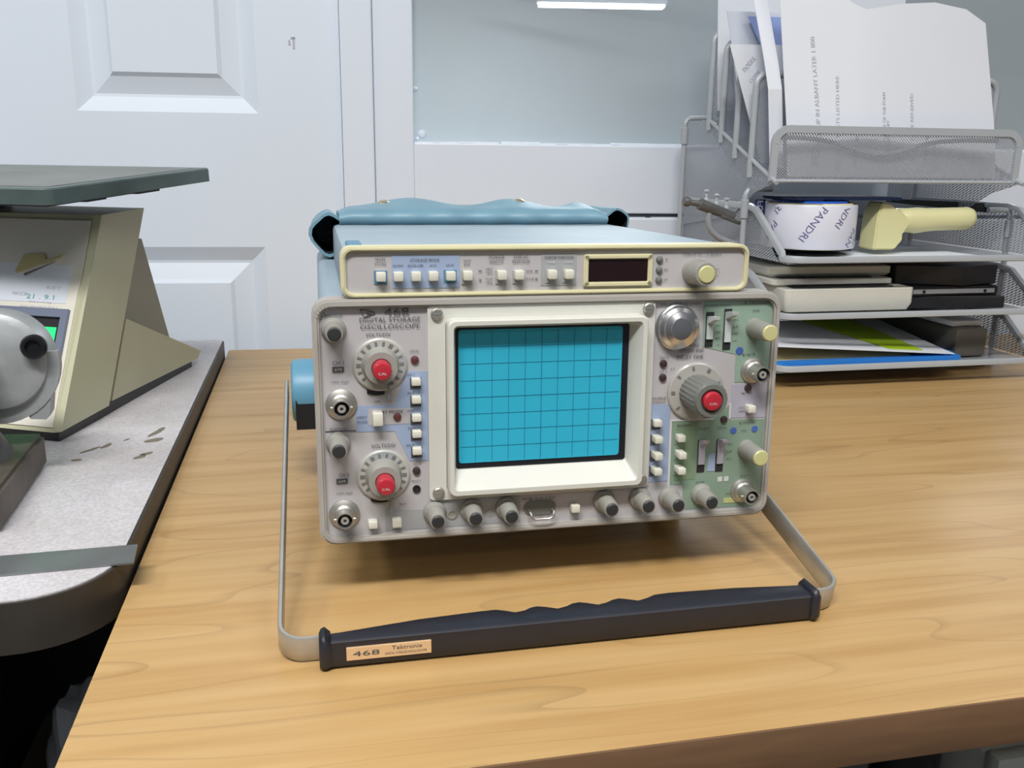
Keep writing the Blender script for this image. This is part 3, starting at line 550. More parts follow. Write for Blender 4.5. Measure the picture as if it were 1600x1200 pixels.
text(bm, '468', .0142, .0030, lambda a, b: (.0195+a,.44845,.0094+b), 1); text(bm, 'Tektronix', .0165, .0024, lambda a, b: (.0415+a,.44845,.0109+b), 1); text(bm, 'DIGITAL STORAGE OSCILLOSCOPE', .0225, .0014, lambda a, b: (.0408+a,.44845,.0078+b), 1)
pl_ = obj('nameplate', bm, ['plate','ink'], hnd, True, 0); pl_['label'] = 'tan nameplate with model number on the black grip'
for s, x in ((-1,-.0022),(1,.2862)):
    bm = new(); lathe(bm, [(.0265,0),(.0265,.0145),(.0255,.018),(.0235,.0195),(0,.0195)], (x,.7606,.0784), (s,0,0), 40); obj('pivot_hub', bm, 'hub', osc, True)
    bm = new(); prism(bm, [(x,.7606-.026,.0784-.002),(x,.7606+.02,.0784-.002),(x,.7606+.02,.0784-.0266),(x,.7606-.026,.0784-.0266)], (0,0,0), (s*.0165,0,0)); obj('hub_block', bm, 'under', osc, True)

# --- vinyl pouch lying on the back of the instrument
pou = thing('accessory_pouch', 'teal vinyl pouch with wavy snapped flap lying on top of the oscilloscope', 'pouch')
pou.matrix_world = osc.matrix_world @ Matrix.Translation((0,.33,OX+.1775)); bpy.context.view_layer.update()
def pob(name, bm, mats, par=None, smooth=60):
    o = obj(name, bm, mats, par or pou, False, smooth); return o
bm = new(); nx = 48; rows = []
def wav(x):
    t = (x+.1225)/.239
    return .62*(.0135*math.exp(-((t-.27)/.15)**2)+.0125*math.exp(-((t-.66)/.12)**2)+.0075*math.exp(-((t-.93)/.05)**2))
for i in range(nx+1):
    x = -.1225+.239*i/nx; e = min(1, min(i, nx-i)/1.5); h = .0138*(.72+.28*e); q = wav(x)
    y0 = -.062+.0012*math.sin(i*.9)
    rows.append([(x,y0+.004,.0),(x,y0,.004),(x,y0+.0004,h*.62),(x,y0+.006,h*.93),(x,y0+.018,h+q*.2),(x,y0+.034,h+q*.75),(x,y0+.046,h+q),(x,y0+.056,h*.9+q*.9),(x,y0+.075,h*.8+q*.4),(x,y0+.115,h*.7),(x,y0+.125,.008),(x,y0+.122,.0)])
loft(bm, rows); pob('body', bm, 'vinyl')
for s, x0, x1, cz, rx, rz in ((-1,-.1190,-.1440,-.0085,.0150,.0178),(1,.115,.1395,.000,.0125,.0135)):
    bm = new(); cx = (x0+x1)/2; n = 20; R_ = []
    for y, k in ((-.055,1.02),(-.05,1.05),(-.02,1.0),(.02,1.0),(.05,.97)):
        R_.append([(cx+rx*k*math.cos(2*math.pi*i/n)*(1+.12*math.sin(6*math.pi*i/n+y*20)), y, cz+rz*k*math.sin(2*math.pi*i/n)*(1+.06*math.cos(8*math.pi*i/n))) for i in range(n)])
    inn = [[(cx+(p[0]-cx)*.86, p[1]+.0, cz+(p[2]-cz)*.86) for p in r] for r in R_]
    loft(bm, R_[::-1], 0, True, False); loft(bm, inn[::-1], 1, True, False)  # inner faces of the flap are near-black
    A = R_[0]; B = inn[0]
    for i in range(n):
        j = (i+1) % n; f = bm.faces.new([bm.verts.new(Vector(p)) for p in (A[i],A[j],B[j],B[i])]); f.material_index = 0
    bmesh.ops.remove_doubles(bm, verts=bm.verts, dist=1e-5); pob('side_flap', bm, ['vinyl','vinyl2'])
for t in (.17,.69):
    x = -.1225+.239*t; bm = new(); lathe(bm, [(.0052,0),(.0048,.0014),(.002,.0022),(0,.0022)], (x,-.026,.0132+wav(x)*.74), (0,-.45,.9), 16); pob('snap', bm, 'snap')

# ------------------------------------------------------------------ mesh desk organizer
RX0, RX1, RF, RB, PF = .533, .868, .977, 1.284, 1.077
org = thing('desk_organizer', 'grey wire mesh desk organizer with letter trays and an upright sorter on top', 'organizer', (.70,1.13,0))
def po(name, bm, m, par=None, smooth=40): return obj(name, bm, m, par or org, True, smooth)
def arc(c, r, a0, a1, pl, n=5):
    """points of an arc in plane pl ('xz','yz','xy')"""
    out = []
    for k in range(n+1):
        a = math.radians(a0+(a1-a0)*k/n); q = [c[0],c[1],c[2]]; i, j = {'xz':(0,2),'yz':(1,2),'xy':(0,1)}[pl]; q[i] += r*math.cos(a); q[j] += r*math.sin(a); out.append(tuple(q))
    return out
for zl, zr, yl in ((.026,.072,.977),(.090,.135,.977),(.1575,.215,.974)):
    x0, x1 = RX0+.004, .915
    bm = new()
    rim = [(x0,RB,zr),(x0,PF,zr),(x0,PF-.02,zr-.004),(x0+.006,yl+.022,zl+.006)]+arc((x0+.024,yl+.02,zl),.018,180,270,'xy',5)
    rim = rim[:4]+[(p[0],p[1],zl) for p in rim[4:]]
    rimr = [(x1+x0-p[0],p[1],p[2]) for p in rim[::-1]]
    sweep(bm, rim+rimr+[(x1,RB,zr)], [(-.0030,-.0036),(.0030,-.0036),(.0038,0),(.0030,.0036),(-.0030,.0036),(-.0038,0)], (0,.15,1), closed=False)
    # floor, back and sides of mesh
    tr = po('tray', new() if False else (lambda b: (prism(b, [(x0+.004,yl+.003,zl-.004),(x1-.004,yl+.003,zl-.004),(x1-.004,RB,zl-.004),(x0+.004,RB,zl-.004)], (0,0,-.0006), (0,0,0)),
        [prism(b, [(x,yl+.02,zl-.003),(x,RB,zl-.003),(x,RB,zr),(x,PF-.01,zr)], (0,0,0), (.0006,0,0)) for x in (x0,x1)],
        prism(b, [(x0,RB,zl-.003),(x1,RB,zl-.003),(x1,RB,zr),(x0,RB,zr)], (0,0,0), (0,.0006,0)), b)[-1])(new()), 'mesh', smooth=0)
    po('tray_rim', bm, 'wire', tr)
# standing posts with bent tops
for x, s in ((RX0-.002,1),(.918,-1)):
    for y, zt in ((PF,.236),(RB,.3285)):
        if s < 0 and y == PF: zt = .21
        bm = new(); sweep(bm, [(x,y,.002),(x,y,zt-.012)]+arc((x+s*.010,y,zt-.010),.010,180 if s > 0 else 0,90,'xz',4)+[(x+s*.035,y,zt)], circ(.0036,10), (0,1,0)); lathe(bm, [(.0052,0),(.0052,.022),(.004,.023)], (x,y,zt-.036), (0,0,1), 12)
        po('post', bm, 'wire')
bm = new(); sweep(bm, [(RX0+.01,1.27,.006),(RX0+.01,1.08,.006)]+arc((RX0+.03,1.08,.006),.02,180,270,'xy',4)+arc((.885,1.08,.006),.02,270,360,'xy',4)+[(.905,1.27,.006)], circ(.0055,10), (0,0,1)); 
for x in (RX0+.012,.903):
    for y in (1.09,1.26): lathe(bm, [(.0035,0),(.0035,.018)], (x,y,.006), (0,0,1), 8)
po('base_frame', bm, 'wire')
# upright sorter: front panel, stepped dividers, side gussets
zb0, zt0, yf = .247, .3055, 1.0186
def panel_loop(x0, x1, y, z0, z1, r, rad, name, lean=0, par=None, sheet=True, prof=None):
    P_ = [(x0,y,z0),(x0,y+lean*.7,z1-r)]+[(p[0],p[1]+lean,p[2]) for p in arc((x0+r,y,z1-r),r,180,90,'xz',6)]+[(p[0],p[1]+lean,p[2]) for p in arc((x1-r,y,z1-r),r,90,0,'xz',6)]+[(x1,y+lean*.7,z1-r),(x1,y,z0)]
    b = new()
    if sheet: prism(b, P_, (0,.0,0), (0,.0006,0))
    bm = new(); sweep(bm, P_, prof or circ(rad,10), (0,1,0))
    if sheet:
        q = po(name, b, 'mesh', par, 0); po('rim', bm, 'wire', q); return q
    b.free(); return po(name, bm, 'wire', par)
fpn = panel_loop(RX0+.003, RX1-.003, yf, zb0, zt0, .016, .004, 'front_sheet', prof=[(-.003,-.0022),(.0055,-.0022),(.0055,.0022),(-.003,.0022)])
bm = new(); sweep(bm, [(.545+.012*k,1.030,.2975-.019*math.exp(-((k-11.3)/4.6)**2)) for k in range(26)], circ(.0028,8), (0,0,1)); po('front_pocket', bm, 'wire', fpn)
bm = new(); sweep(bm, [(RX0+.006,yf,zb0),(RX1-.006,yf,zb0)], circ(.002,8), (0,0,1)); po('bottom_wire', bm, 'wire', fpn)
for y, zt, zb, r in ((1.073,.3723,.262,.014),(1.118,.392,.285,.014),(1.163,.4212,.305,.016),(1.2044,.4372,.322,.016)):
    panel_loop(RX0, RX1, y, zb-.012, zt, r, .0042, 'divider')
for x in (RX0+.001,RX1+.001):
    bm = new(); prism(bm, [(x,1.005,.247),(x,1.2044,.323),(x,RB,.326),(x,RB,.178),(x,1.12,.20),(x,1.06,.232)], (0,0,0), (.0006,0,0)); g_ = po('side_gusset', bm, 'mesh', smooth=0)
    bm = new(); sweep(bm, [(x,1.005,.245),(x,1.2044,.322)], circ(.0026,8), (1,0,0)); po('gusset_wire', bm, 'wire', g_)
bm = new(); prism(bm, [(RX0+.004,yf,.246),(RX1-.004,yf,.246),(RX1-.004,1.10,.249),(RX0+.004,1.10,.249)], (0,0,-.0006), (0,0,0)); prism(bm, [(RX0+.004,1.10,.249),(RX1-.004,1.10,.249),(RX1-.004,1.24,.325),(RX0+.004,1.24,.325)], (0,0,-.0006), (0,0,0)); po('sorter_floor', bm, 'mesh', smooth=0)

# papers in the sorter
def sheet(name, pts, y, lab, cat, m='paper', thick=.0008, curve=None, grp=None, lines=()):
    """outline in x,z at depth y; curve(x,z) bows it"""
    bm = new(); cv = curve or (lambda x, z: 0)
    xs_ = [p[0] for p in pts]; 
    top_, bot = pts
    n = len(top_); R_ = []
    for (xt, zt), (xb, zb) in zip(top_, bot):
        col = []
        for k in range(9):
            t = k/8; x = xb+(xt-xb)*t; z = zb+(zt-zb)*t; col.append((x,z))
        R_.append(col)
    for off in (0,):
        V = [[(bm.verts.new((x,y+cv(x,z),z)), bm.verts.new((x,y+thick+cv(x,z),z))) for x, z in c] for c in R_]
    for i in range(n-1):
        for k in range(8):
            bm.faces.new((V[i][k][0],V[i+1][k][0],V[i+1][k+1][0],V[i][k+1][0])); bm.faces.new((V[i][k][1],V[i][k+1][1],V[i+1][k+1][1],V[i+1][k][1]))
    for i in range(n-1):
        for k in (0,8): bm.faces.new((V[i][k][0],V[i+1][k][0],V[i+1][k][1],V[i][k][1]))
    for i in (0,n-1):
        for k in range(8): bm.faces.new((V[i][k][0],V[i][k+1][0],V[i][k+1][1],V[i][k][1]))
    o = obj(name, bm, m, smooth=9); tag(o, lab, cat, grp)
    if lines:
        bm = new()
        for s, x, z, L, h, lean in lines:
            c, d = math.cos(math.radians(90+lean)), math.sin(math.radians(90+lean))
            text(bm, s, L, h, lambda a, b: (x+a*c-b*d, y-.0005+cv(x+a*c-b*d, z+a*d+b*c), z+a*d+b*c))
        obj('printed_text', bm, 'pink', o, smooth=0)
    return o
crv = lambda x, z: .012*abs(x-.655)/.2 + .035*max(0,z-.30)/.15 if z > .30 else .012*abs(x-.655)/.2
fx = [.5420,.5560,.600,.642,.656,.70,.75,.800,.820]; ftop = [.4760,.4720,.4660,.4500,.4460,.4540,.4600,.4520,.4400]
sheet('paper_sheet', ([*zip([.546,.560,.605,.645,.658,.705,.755,.802,.832],[.495,.492,.472,.452,.447,.456,.4605,.455,.440])], [*zip([.5660,.578,.615,.650,.669,.72,.78,.838,.8640],[.252]*9)]), 1.034,
 'white printed sheet with a vertical fold, foremost in the sorter', 'paper', curve=lambda x, z: .015*(abs(x-.662)/.2)+.018*max(0,z-.3)/.15,
 lines=(('PICK UP IN ALBANY LATER 1 800',.597,.352,.125,.0052,6),('PARTS LISTED HERE',.625,.335,.07,.004,3),('MODEL 88',.652,.283,.035,.005,2),('OFFICE OF THE FORM',.688,.325,.055,.004,4),('ENCLOSED COPY',.695,.300,.04,.004,4),('DATE RECEIVED',.728,.325,.055,.0042,4),('AMOUNT',.752,.292,.04,.004,3),('TOTAL',.765,.284,.03,.004,3),('SHEET',.60,.276,.022,.010,0),('NO. 4411',.63,.276,.03,.006,0)))
sheet('paper_stack', ([(.522,.505),(.530,.505),(.540,.505)],[(.548,.262),(.556,.262),(.566,.262)]), 1.052, 'white folded sheet edge standing just behind the fold-creased printed sheet', 'paper', curve=lambda x, z: .05*max(0,z-.36)/.15)
sheet('paper_sheet', ([(.5035,.407),(.535,.4075),(.60,.409)],[(.556,.268),(.58,.268),(.63,.268)]), 1.092, 'white sheet slanting down at the left side of the sorter', 'paper', lines=(('notes',.53,.385,.02,.007,-40),('copy',.54,.37,.018,.007,-40),('list',.545,.35,.016,.008,-50)))
sheet('blue_card', ([(.545,.446),(.60,.447),(.64,.447)],[(.578,.392),(.61,.392),(.65,.392)]), 1.134, 'blue card sticking up between white papers at the left of the sorter', 'card', 'bluep')
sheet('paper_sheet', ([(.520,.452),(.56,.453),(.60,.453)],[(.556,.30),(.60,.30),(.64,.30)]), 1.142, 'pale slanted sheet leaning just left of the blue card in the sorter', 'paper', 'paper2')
sheet('paper_sheet', ([(.5275,.53),(.66,.53),(.80,.53),(.806,.492)],[(.540,.335),(.66,.335),(.80,.335),(.81,.335)]), 1.196, 'tallest white sheet at the very back of the upright sorter', 'paper', curve=lambda x, z: .0)
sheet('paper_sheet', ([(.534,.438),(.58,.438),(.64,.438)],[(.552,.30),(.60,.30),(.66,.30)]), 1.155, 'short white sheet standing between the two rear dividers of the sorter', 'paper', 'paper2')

# second tray: tape roll in a dispenser, sheet, strip
bm = new(); lathe(bm, [(.052,0),(.0565,0),(.0573,.003),(.0573,.0515),(.0565,.053),(.052,.053),(.052,0)], (.612,1.062,.166), (0,0,1), 56)
tr_ = obj('tape_roll', bm, 'tapew'); tag(tr_, 'white printed packing tape roll lying in the cream-handled dispenser on the organizer', 'tape')
bm = new()
def cylmap(cx, cy, r, z0):
    def f(ang0, zc, rot):
        c, s = math.cos(rot), math.sin(rot)
        return lambda a, b: (cx+r*math.sin(ang0+(a*c-b*s)/r), cy-r*math.cos(ang0+(a*c-b*s)/r), z0+zc+a*s+b*c)
    return f
cm = cylmap(.612,1.062,.0575,.166)
for a0, zc in ((.08-.5,.030),(-.98-.5,.012),(.82-.5,.046),(-.55-.5,.062),(.95-.5,.005),(1.45-.5,.025)):
    v, f = text_geo('PANDRI'); F = cm(a0, zc, math.radians(236)); V = {}
    keep = lambda p: .0012 < p[2]-.166 < .0518
    for q in f:
        P_ = [F(v[i][0]*.046, v[i][1]*.0085) for i in q]
        if all(keep(p) for p in P_): bm.faces.new([bm.verts.new(p) for p in P_])
obj('tape_print', bm, 'tapei', tr_, smooth=0)
bm = new(); lathe(bm, [(.047,-.001),(.0520,-.001),(.0520,.0545),(.047,.0545),(.047,-.001)], (.612,1.062,.166), (0,0,1), 48); obj('card_core', bm, 'tapey', tr_)
td = thing('tape_dispenser', 'cream-handled packing tape dispenser with navy plate lying in the upper tray', 'dispenser', (.66,1.07,.158))
bm = new(); prism(bm, [(.556+.0*k,0,0) for k in ()] or [(.612+.058*math.cos(a*.2618),1.062+.058*math.sin(a*.2618),.2245) for a in range(7,18)]+[(.57,1.02,.2245),(.605,1.03,.2245),(.66,1.02,.2245),(.712,1.02,.2245),(.714,1.10,.2245)], (0,0,0), (0,0,.0035)); obj('side_plate', bm, 'navy', td, True)
bm = new(); lathe(bm, [(.036,.0),(.0465,.0),(.0465,.057),(.036,.057),(.036,0)], (.612,1.062,.166), (0,0,1), 40); obj('hub', bm, 'blueb', td, True)
bm = new(); prism(bm, [(.560,1.045,.162),(.665,1.045,.162),(.676,1.115,.162),(.56,1.115,.162)], (0,0,-.0012), (0,0,.0025)); obj('base_plate', bm, 'navy', td, True)
bm = new(); prism(bm, [(.686,1.03,.163),(.716,1.03,.163),(.727,1.03,.176),(.722,1.03,.183),(.736,1.03,.196),(.728,1.03,.206),(.717,1.03,.208),(.708,1.03,.219),(.694,1.03,.2225),(.688,1.03,.206)], (0,0,0), (0,.034,0)); 
bmesh.ops.bevel(bm, geom=bm.edges[:], offset=.0018, segments=2, affect='EDGES'); obj('frame_block', bm, 'handle', td, True)
bm = new(); R_ = []
for x, z, ry, rz in ((.716,.196,.009,.008),(.726,.1975,.0145,.0165),(.740,.199,.0145,.0150),(.752,.1985,.014,.0165),(.766,.1990,.014,.0150),(.780,.1998,.014,.0145),(.812,.2005,.014,.0145),(.826,.2010,.0145,.0145),(.832,.2011,.0125,.0125),(.834,.2011,.008,.008)):
    R_.append([(x,1.046+ry*math.cos(2*math.pi*k/24),z+rz*math.sin(2*math.pi*k/24)) for k in range(24)])
loft(bm, R_); obj('handle', bm, 'handle', td, True, 60)
bm = new(); prism(bm, [(.570,.992,.1556),(.828,1.005,.1556),(.80,1.24,.1556),(.575,1.24,.1556)], (0,0,0), (0,0,.0012)); tag(obj('paper_sheet', bm, 'paper', smooth=0), 'white sheet lying flat under the tape dispenser in the upper letter tray', 'paper')
bm = new(); prism(bm, [(.765,1.12,.218),(.768,1.12,.2225),(.93,1.12,.2165),(.93,1.12,.203),(.86,1.12,.209)], (0,0,0), (0,.012,0)); tag(obj('black_strip', bm, 'blackf', smooth=0), 'black plastic strip leaning across the upper tray behind the tape dispenser handle', 'strip')
# adhesive label on the left side of the upper tray
bm = new(); box(bm, (.5405,1.0685,.1985), (.5545,1.0695,.2235)); lb = tag(obj('blue_label', bm, 'lblb', smooth=0), 'small blue sticker with white letters on the left side of the upper tray', 'sticker')
bm = new(); text(bm, 'FUR', .021, .0075, lambda a, b: (.5475-b,1.0682,.211-a)); obj('lettering', bm, 'paper', lb, smooth=0)

# third tray: ivory plastic cases and black folders
G = 'ivory plastic cases in the third tray'
def case(z0, z1, x0, x1, y0, y1, lab, well):
    c = thing('plastic_case', lab, 'case', ((x0+x1)/2,(y0+y1)/2,z0), group=None)
    bm = new(); pts = rrect(x0,x1,y0,y1,.006); inn = rrect(x0+.004,x1-.004,y0+.004,y1-.004,.004)
    loft(bm, [[(x,y,z0) for x, y in inn],[(x,y,z0+(z1-z0)*.3) for x, y in pts],[(x,y,z1-.001) for x, y in pts],[(x,y,z1) for x, y in rrect(x0+.001,x1-.001,y0+.001,y1-.001,.005)]])
    obj('shell', bm, 'ivory', c, True, 35)
    if well:
        bm = new(); prism(bm, [(x,y,z1) for x, y in rrect(x0+.014,x1-.022,y0+.010,y1-.02,.004)], (0,0,-.0002), (0,0,.0008)); obj('dark_inset', bm, 'blackf', c, True, 0)
case(.0915,.1195,.5555,.7300,1.000,1.20,'lowest ivory plastic case with a dark inset, at the front of the third tray',True)
case(.1200,.1285,.549,.7140,1.022,1.22,'thin ivory plastic lid, middle one of the stack in the third tray',True)
case(.1296,.1420,.552,.7230,1.040,1.235,'topmost ivory plastic case, just under the upper letter tray',False)
def fold(z0, z1, pts, lab, strip=False):
    c = thing('folder', lab, 'folder', (.80,1.1,z0))
    bm = new(); prism(bm, [(x,y,0) for x, y in pts], (0,0,z0), (0,0,z1)); bmesh.ops.bevel(bm, geom=bm.edges[:], offset=.0012, segments=1, affect='EDGES'); obj('cover', bm, 'blackf', c, True, 0)
    if strip:
        y = min(p[1] for p in pts); bm = new(); box(bm, (.733,y-.0012,z0+.003), (.850,y+.002,z1-.003)); q = obj('metal_strip', bm, 'strip', c, True, 0)
        bm = new()
        for x in (.748,.836): lathe(bm, [(.002,0),(.002,.001),(0,.001)], (x,y-.0012,(z0+z1)/2), (0,-1,0), 10)
        obj('rivet', bm, 'black', q, True)
fold(.0915,.1065,[(.7315,1.012),(.858,.995),(.862,1.24),(.7315,1.24)],'lowest black folder beside the ivory cases in the third tray')
fold(.1070,.1185,[(.7315,1.008),(.856,1.008),(.862,1.22),(.7315,1.22)],'black binder with silver riveted strip between two black folders',True)
fold(.1190,.1440,[(.7250,1.035),(.80,1.005),(.862,1.02),(.862,1.25),(.7250,1.25)],'thickest black folder, uppermost at the right of the third tray')

# bottom tray: blue folder, papers, smoky box
bm = new(); pts = [(.542,.989),(.799,.989),(.812,1.03),(.812,1.27),(.542,1.27)]
bm2 = bm; prism(bm, [(x,y,0) for x, y in pts], (0,0,.0245), (0,0,.0285)); prism(bm, [(x,y,0) for x, y in pts[:2]+[(.803,1.0),(.542,1.0)]], (0,0,.0285), (0,0,.0325)); prism(bm, [(x,y,0) for x, y in ((.799,.989),(.812,1.03),(.812,1.27),(.806,1.27),(.806,1.03),(.795,.992))], (0,0,.0285), (0,0,.0322))
tag(obj('blue_folder', bm, 'bluef', smooth=0), 'bright blue plastic folder lying at the bottom of the lowest tray', 'folder')
def slab(name, pts, zf, lab, cat, m, th=.0008):
    bm = new(); n = len(pts); c = [sum(p[i] for p in pts)/n for i in (0,1)]
    ny = 10; ys = [min(p[1] for p in pts), max(p[1] for p in pts)]
    (xl0,y0),(xr0,_),(xr1,y1),(xl1,_) = pts; R_ = []
    for k in range(ny+1):
        t = k/ny; a, b = xl0+(xl1-xl0)*t, xr0+(xr1-xr0)*t; y = y0+(y1-y0)*t
        R_.append([(a+(b-a)*i/12, y, zf(a+(b-a)*i/12, y)) for i in range(13)])
    loft(bm, [r+[(x,y,z-th) for x, y, z in r[::-1]] for r in R_]); return tag(obj(name, bm, m, smooth=50), lab, cat)
zs1 = lambda x, y: .0345+.018*max(0,(.80-x)/.26)+.02*max(0,y-1.0)/.25
slab('paper_sheet', [(.545,.992),(.792,.992),(.806,1.26),(.545,1.26)], zs1, 'curled white paper lying in the blue folder in the lowest tray', 'paper', 'paper')
slab('green_card', [(.705,1.001),(.752,1.001),(.745,1.23),(.62,1.23)], lambda x, y: zs1(x, y)+.0016, 'lime green card on the white paper in the lowest tray', 'card', 'lime')
slab('brown_paper', [(.545,.996),(.74,.996),(.78,1.2),(.545,1.2)], lambda x, y: .0312+.000*x, 'brown paper between the blue folder and the curled white paper', 'paper', 'tapey')
sb = thing('smoky_box', 'smoky translucent plastic box at the right end of the lowest tray', 'box', (.845,1.1,.0225))
bm = new(); box(bm, (.8135,1.02,.0228), (.862,1.24,.062), bev=.006); obj('body', bm, 'smoke', sb, True)
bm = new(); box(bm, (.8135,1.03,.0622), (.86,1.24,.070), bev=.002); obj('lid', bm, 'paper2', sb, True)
# clamp tool and pins hooked on the rear left of the organizer
tl = thing('clamp_tool', 'grey metal clamp tool with curved cable hooked to the left side of the organizer', 'tool', (.5,1.09,.2))
bm = new(); 
def rod(bm, a, b, r0, r1, n=14, mi=0):
    a, b = Vector(a), Vector(b); d = (b-a); lathe(bm, [(r0*.6,0),(r0,d.length*.04),(r1,d.length*.96),(r1*.6,d.length)], a, d, n, mi)
rod(bm, (.474,1.09,.2175), (.5235,1.09,.2005), .0075, .0062); rod(bm, (.462,1.09,.2190), (.477,1.09,.2165), .0035, .0042); lathe(bm, [(.0055,-.004),(.0065,0),(.0055,.004)], (.4585,1.09,.2195), (1,0,-.2), 14); rod(bm, (.505,1.087,.2025), (.5315,1.087,.1925), .0032, .0024); obj('body', bm, 'tool', tl, True)
bm = new(); sweep(bm, [(.490,1.09,.210),(.4885,1.09,.199),(.4900,1.09,.190),(.4945,1.09,.1825),(.503,1.09,.1755),(.516,1.09,.1700),(.5305,1.09,.1660)], circ(.0040,8), (0,1,0)); obj('cable', bm, 'cabl', tl, True, 60)
for k, (x, z) in enumerate(((.4845,.2205),(.4985,.2155),(.5125,.2108))):
    bm = new(); lathe(bm, [(.0030,0),(.0030,.002),(.0015,.004),(.0015,.009),(.0036,.0115),(.0036,.0135),(0,.014)], (x,1.09,z), (0,0,1), 12)
    tag(obj('push_pin', bm, 'pin'), 'clear push pin standing in a row of three on the grey clamp tool', 'pin', 'clear push pins on the clamp tool')

# ------------------------------------------------------------------ scale on the bench
sc = thing('bench_scale', 'beige electronic weighing scale with dark steel platform standing on the grey bench', 'scale', (-.3,.95,.02))
FRp = Vector((-.2234,.8384,0)); dx_ = Vector((-.90,.436,0)); dy_ = Vector((.2562,.9666,0))
def sp_(a, l, z): return FRp+dx_*a+dy_*l+Vector((0,0,z))     # a: leftwards from the right side, l: backwards
prof = [(0,.030),(.0887,.030),(.2021,.2141),(.11,.2122)]
bm = new(); ins = .007
rr_ = [[sp_(a,l,z) for l, z in prof] for a in (.0,.34)]
fr0 = [sp_(.005,-.004,.030), sp_(.005,.0887,.030), sp_(.005,.2021,.2141), sp_(.005,.1045,.2122)]
loft(bm, [rr_[0], fr0, [sp_(.34,l,z) for l, z in ((-.004,.030),(.0887,.030),(.2021,.2141),(.1045,.2122))]]); body = obj('body', bm, 'scale', sc, True, 0)
# front fascia, overlay, display
fn = Vector((0,0,1)).cross(Vector((0,0,1)))
def ff(a, t, e=.0008):
    """point on the front face: a leftwards, t 0..1 up"""
    p = sp_(a, -.004+(.1085)*t, .030+.1822*t); n = (sp_(.3,-.004,.03)-sp_(0,-.004,.03)).cross(sp_(0,.1045,.2122)-sp_(0,-.004,.03)).normalized()
    if n.y > 0: n = -n
    return p+n*e
def patch(bm, a0, a1, t0, t1, e0, e1, mi=0, skew=0):
    loft(bm, [[ff(a0+skew,t0,e) ,ff(a1+skew,t0,e),ff(a1,t1,e),ff(a0,t1,e)] for e in (e0,e1)], mi)
bm = new(); patch(bm, .0068,.335,.02,.97,0,.0012); obj('fascia', bm, 'scalef', sc, True, 0)
bm = new(); patch(bm, .017,.30,.57,.75,.0012,.0016); 
ov = obj('overlay', bm, 'paper2', sc, True, 0)
bm = new()
for a, t, wd, h, s, mi in ((.045,.595,.030,.0045,'21 . 9.1',1),(.068,.605,.016,.003,'PRICE',0),(.044,.57,.024,.0018,'MAX 15 kg',0),(.055,.545,.02,.003,'TARE ZERO',0),(.034,.545,.022,.003,'TOTAL',0),(.032,.64,.016,.003,'KEY',0)):
    text(bm, s, wd, h, lambda x, y: ff(a-x, t+y/.21, .0020), mi)
obj('printed_text', bm, ['pink','teal'], ov, True, 0)
bm = new(); loft(bm, [[ff(.028,.80,e),ff(.031,.785,e),ff(.075,.70,e),ff(.078,.715,e)] for e in (.0016,.003)], 0); loft(bm, [[ff(.036,.765,e),ff(.040,.755,e),ff(.066,.69,e),ff(.068,.70,e)] for e in (.0016,.0024)], 1); loft(bm, [[ff(.05,.80,e),ff(.072,.79,e),ff(.077,.72,e),ff(.045,.765,e)] for e in (.0016,.0026)], 0)
t_ = obj('old_tape', bm, ['tape','dirt'], sc, True, 0); t_['label'] = 'torn strip of yellowed tape on the scale front'
bm = new()
def fr_pts(a0, a1, t0, t1, e): return [ff(a0,t0,e),ff(a1,t0,e),ff(a1,t1,e),ff(a0,t1,e)]
A0 = fr_pts(.0105,.20,.12,.54,.0012); A1 = fr_pts(.0105,.20,.12,.54,.0045); A2 = fr_pts(.0175,.19,.16,.502,.0045); A3 = fr_pts(.0175,.19,.16,.502,.0014)
loft(bm, [A0,A1,A2,A3], 0, False, False); df = obj('display_frame', bm, 'lcdf', sc, True, 0)
bm = new(); patch(bm, .0175,.19,.16,.502,.0012,.0016); obj('display_mask', bm, 'black', df, True, 0)
bm = new(); patch(bm, .0215,.182,.18,.458,.0016,.0019); obj('lcd', bm, 'lcd', df, True, 0)
# base wing, riser, foot strip
bm = new(); w_ = [(.0987,.032),(.3207,.027),(.3315,.0345),(.1442,.1065)]
loft(bm, [[sp_(a,l,z) for l, z in w_] for a in (.002,.335)]); obj('base', bm, 'scale', sc, True, 0)
bm = new(); loft(bm, [[sp_(.028,l,z) for l, z in ((.17,.05),(.30,.05),(.245,.178),(.20,.180))],[sp_(.31,l,z) for l, z in ((.17,.05),(.30,.05),(.245,.178),(.20,.180))]]); obj('riser', bm, 'scaled', sc, True, 0)
bm = new(); loft(bm, [[sp_(.004,l,z) for l, z in ((.002,.0202),(.305,.0202),(.305,.032),(.002,.031))],[sp_(.33,l,z) for l, z in ((.002,.0202),(.305,.0202),(.305,.032),(.002,.031))]]); obj('foot_strip', bm, 'black', sc, True, 0)
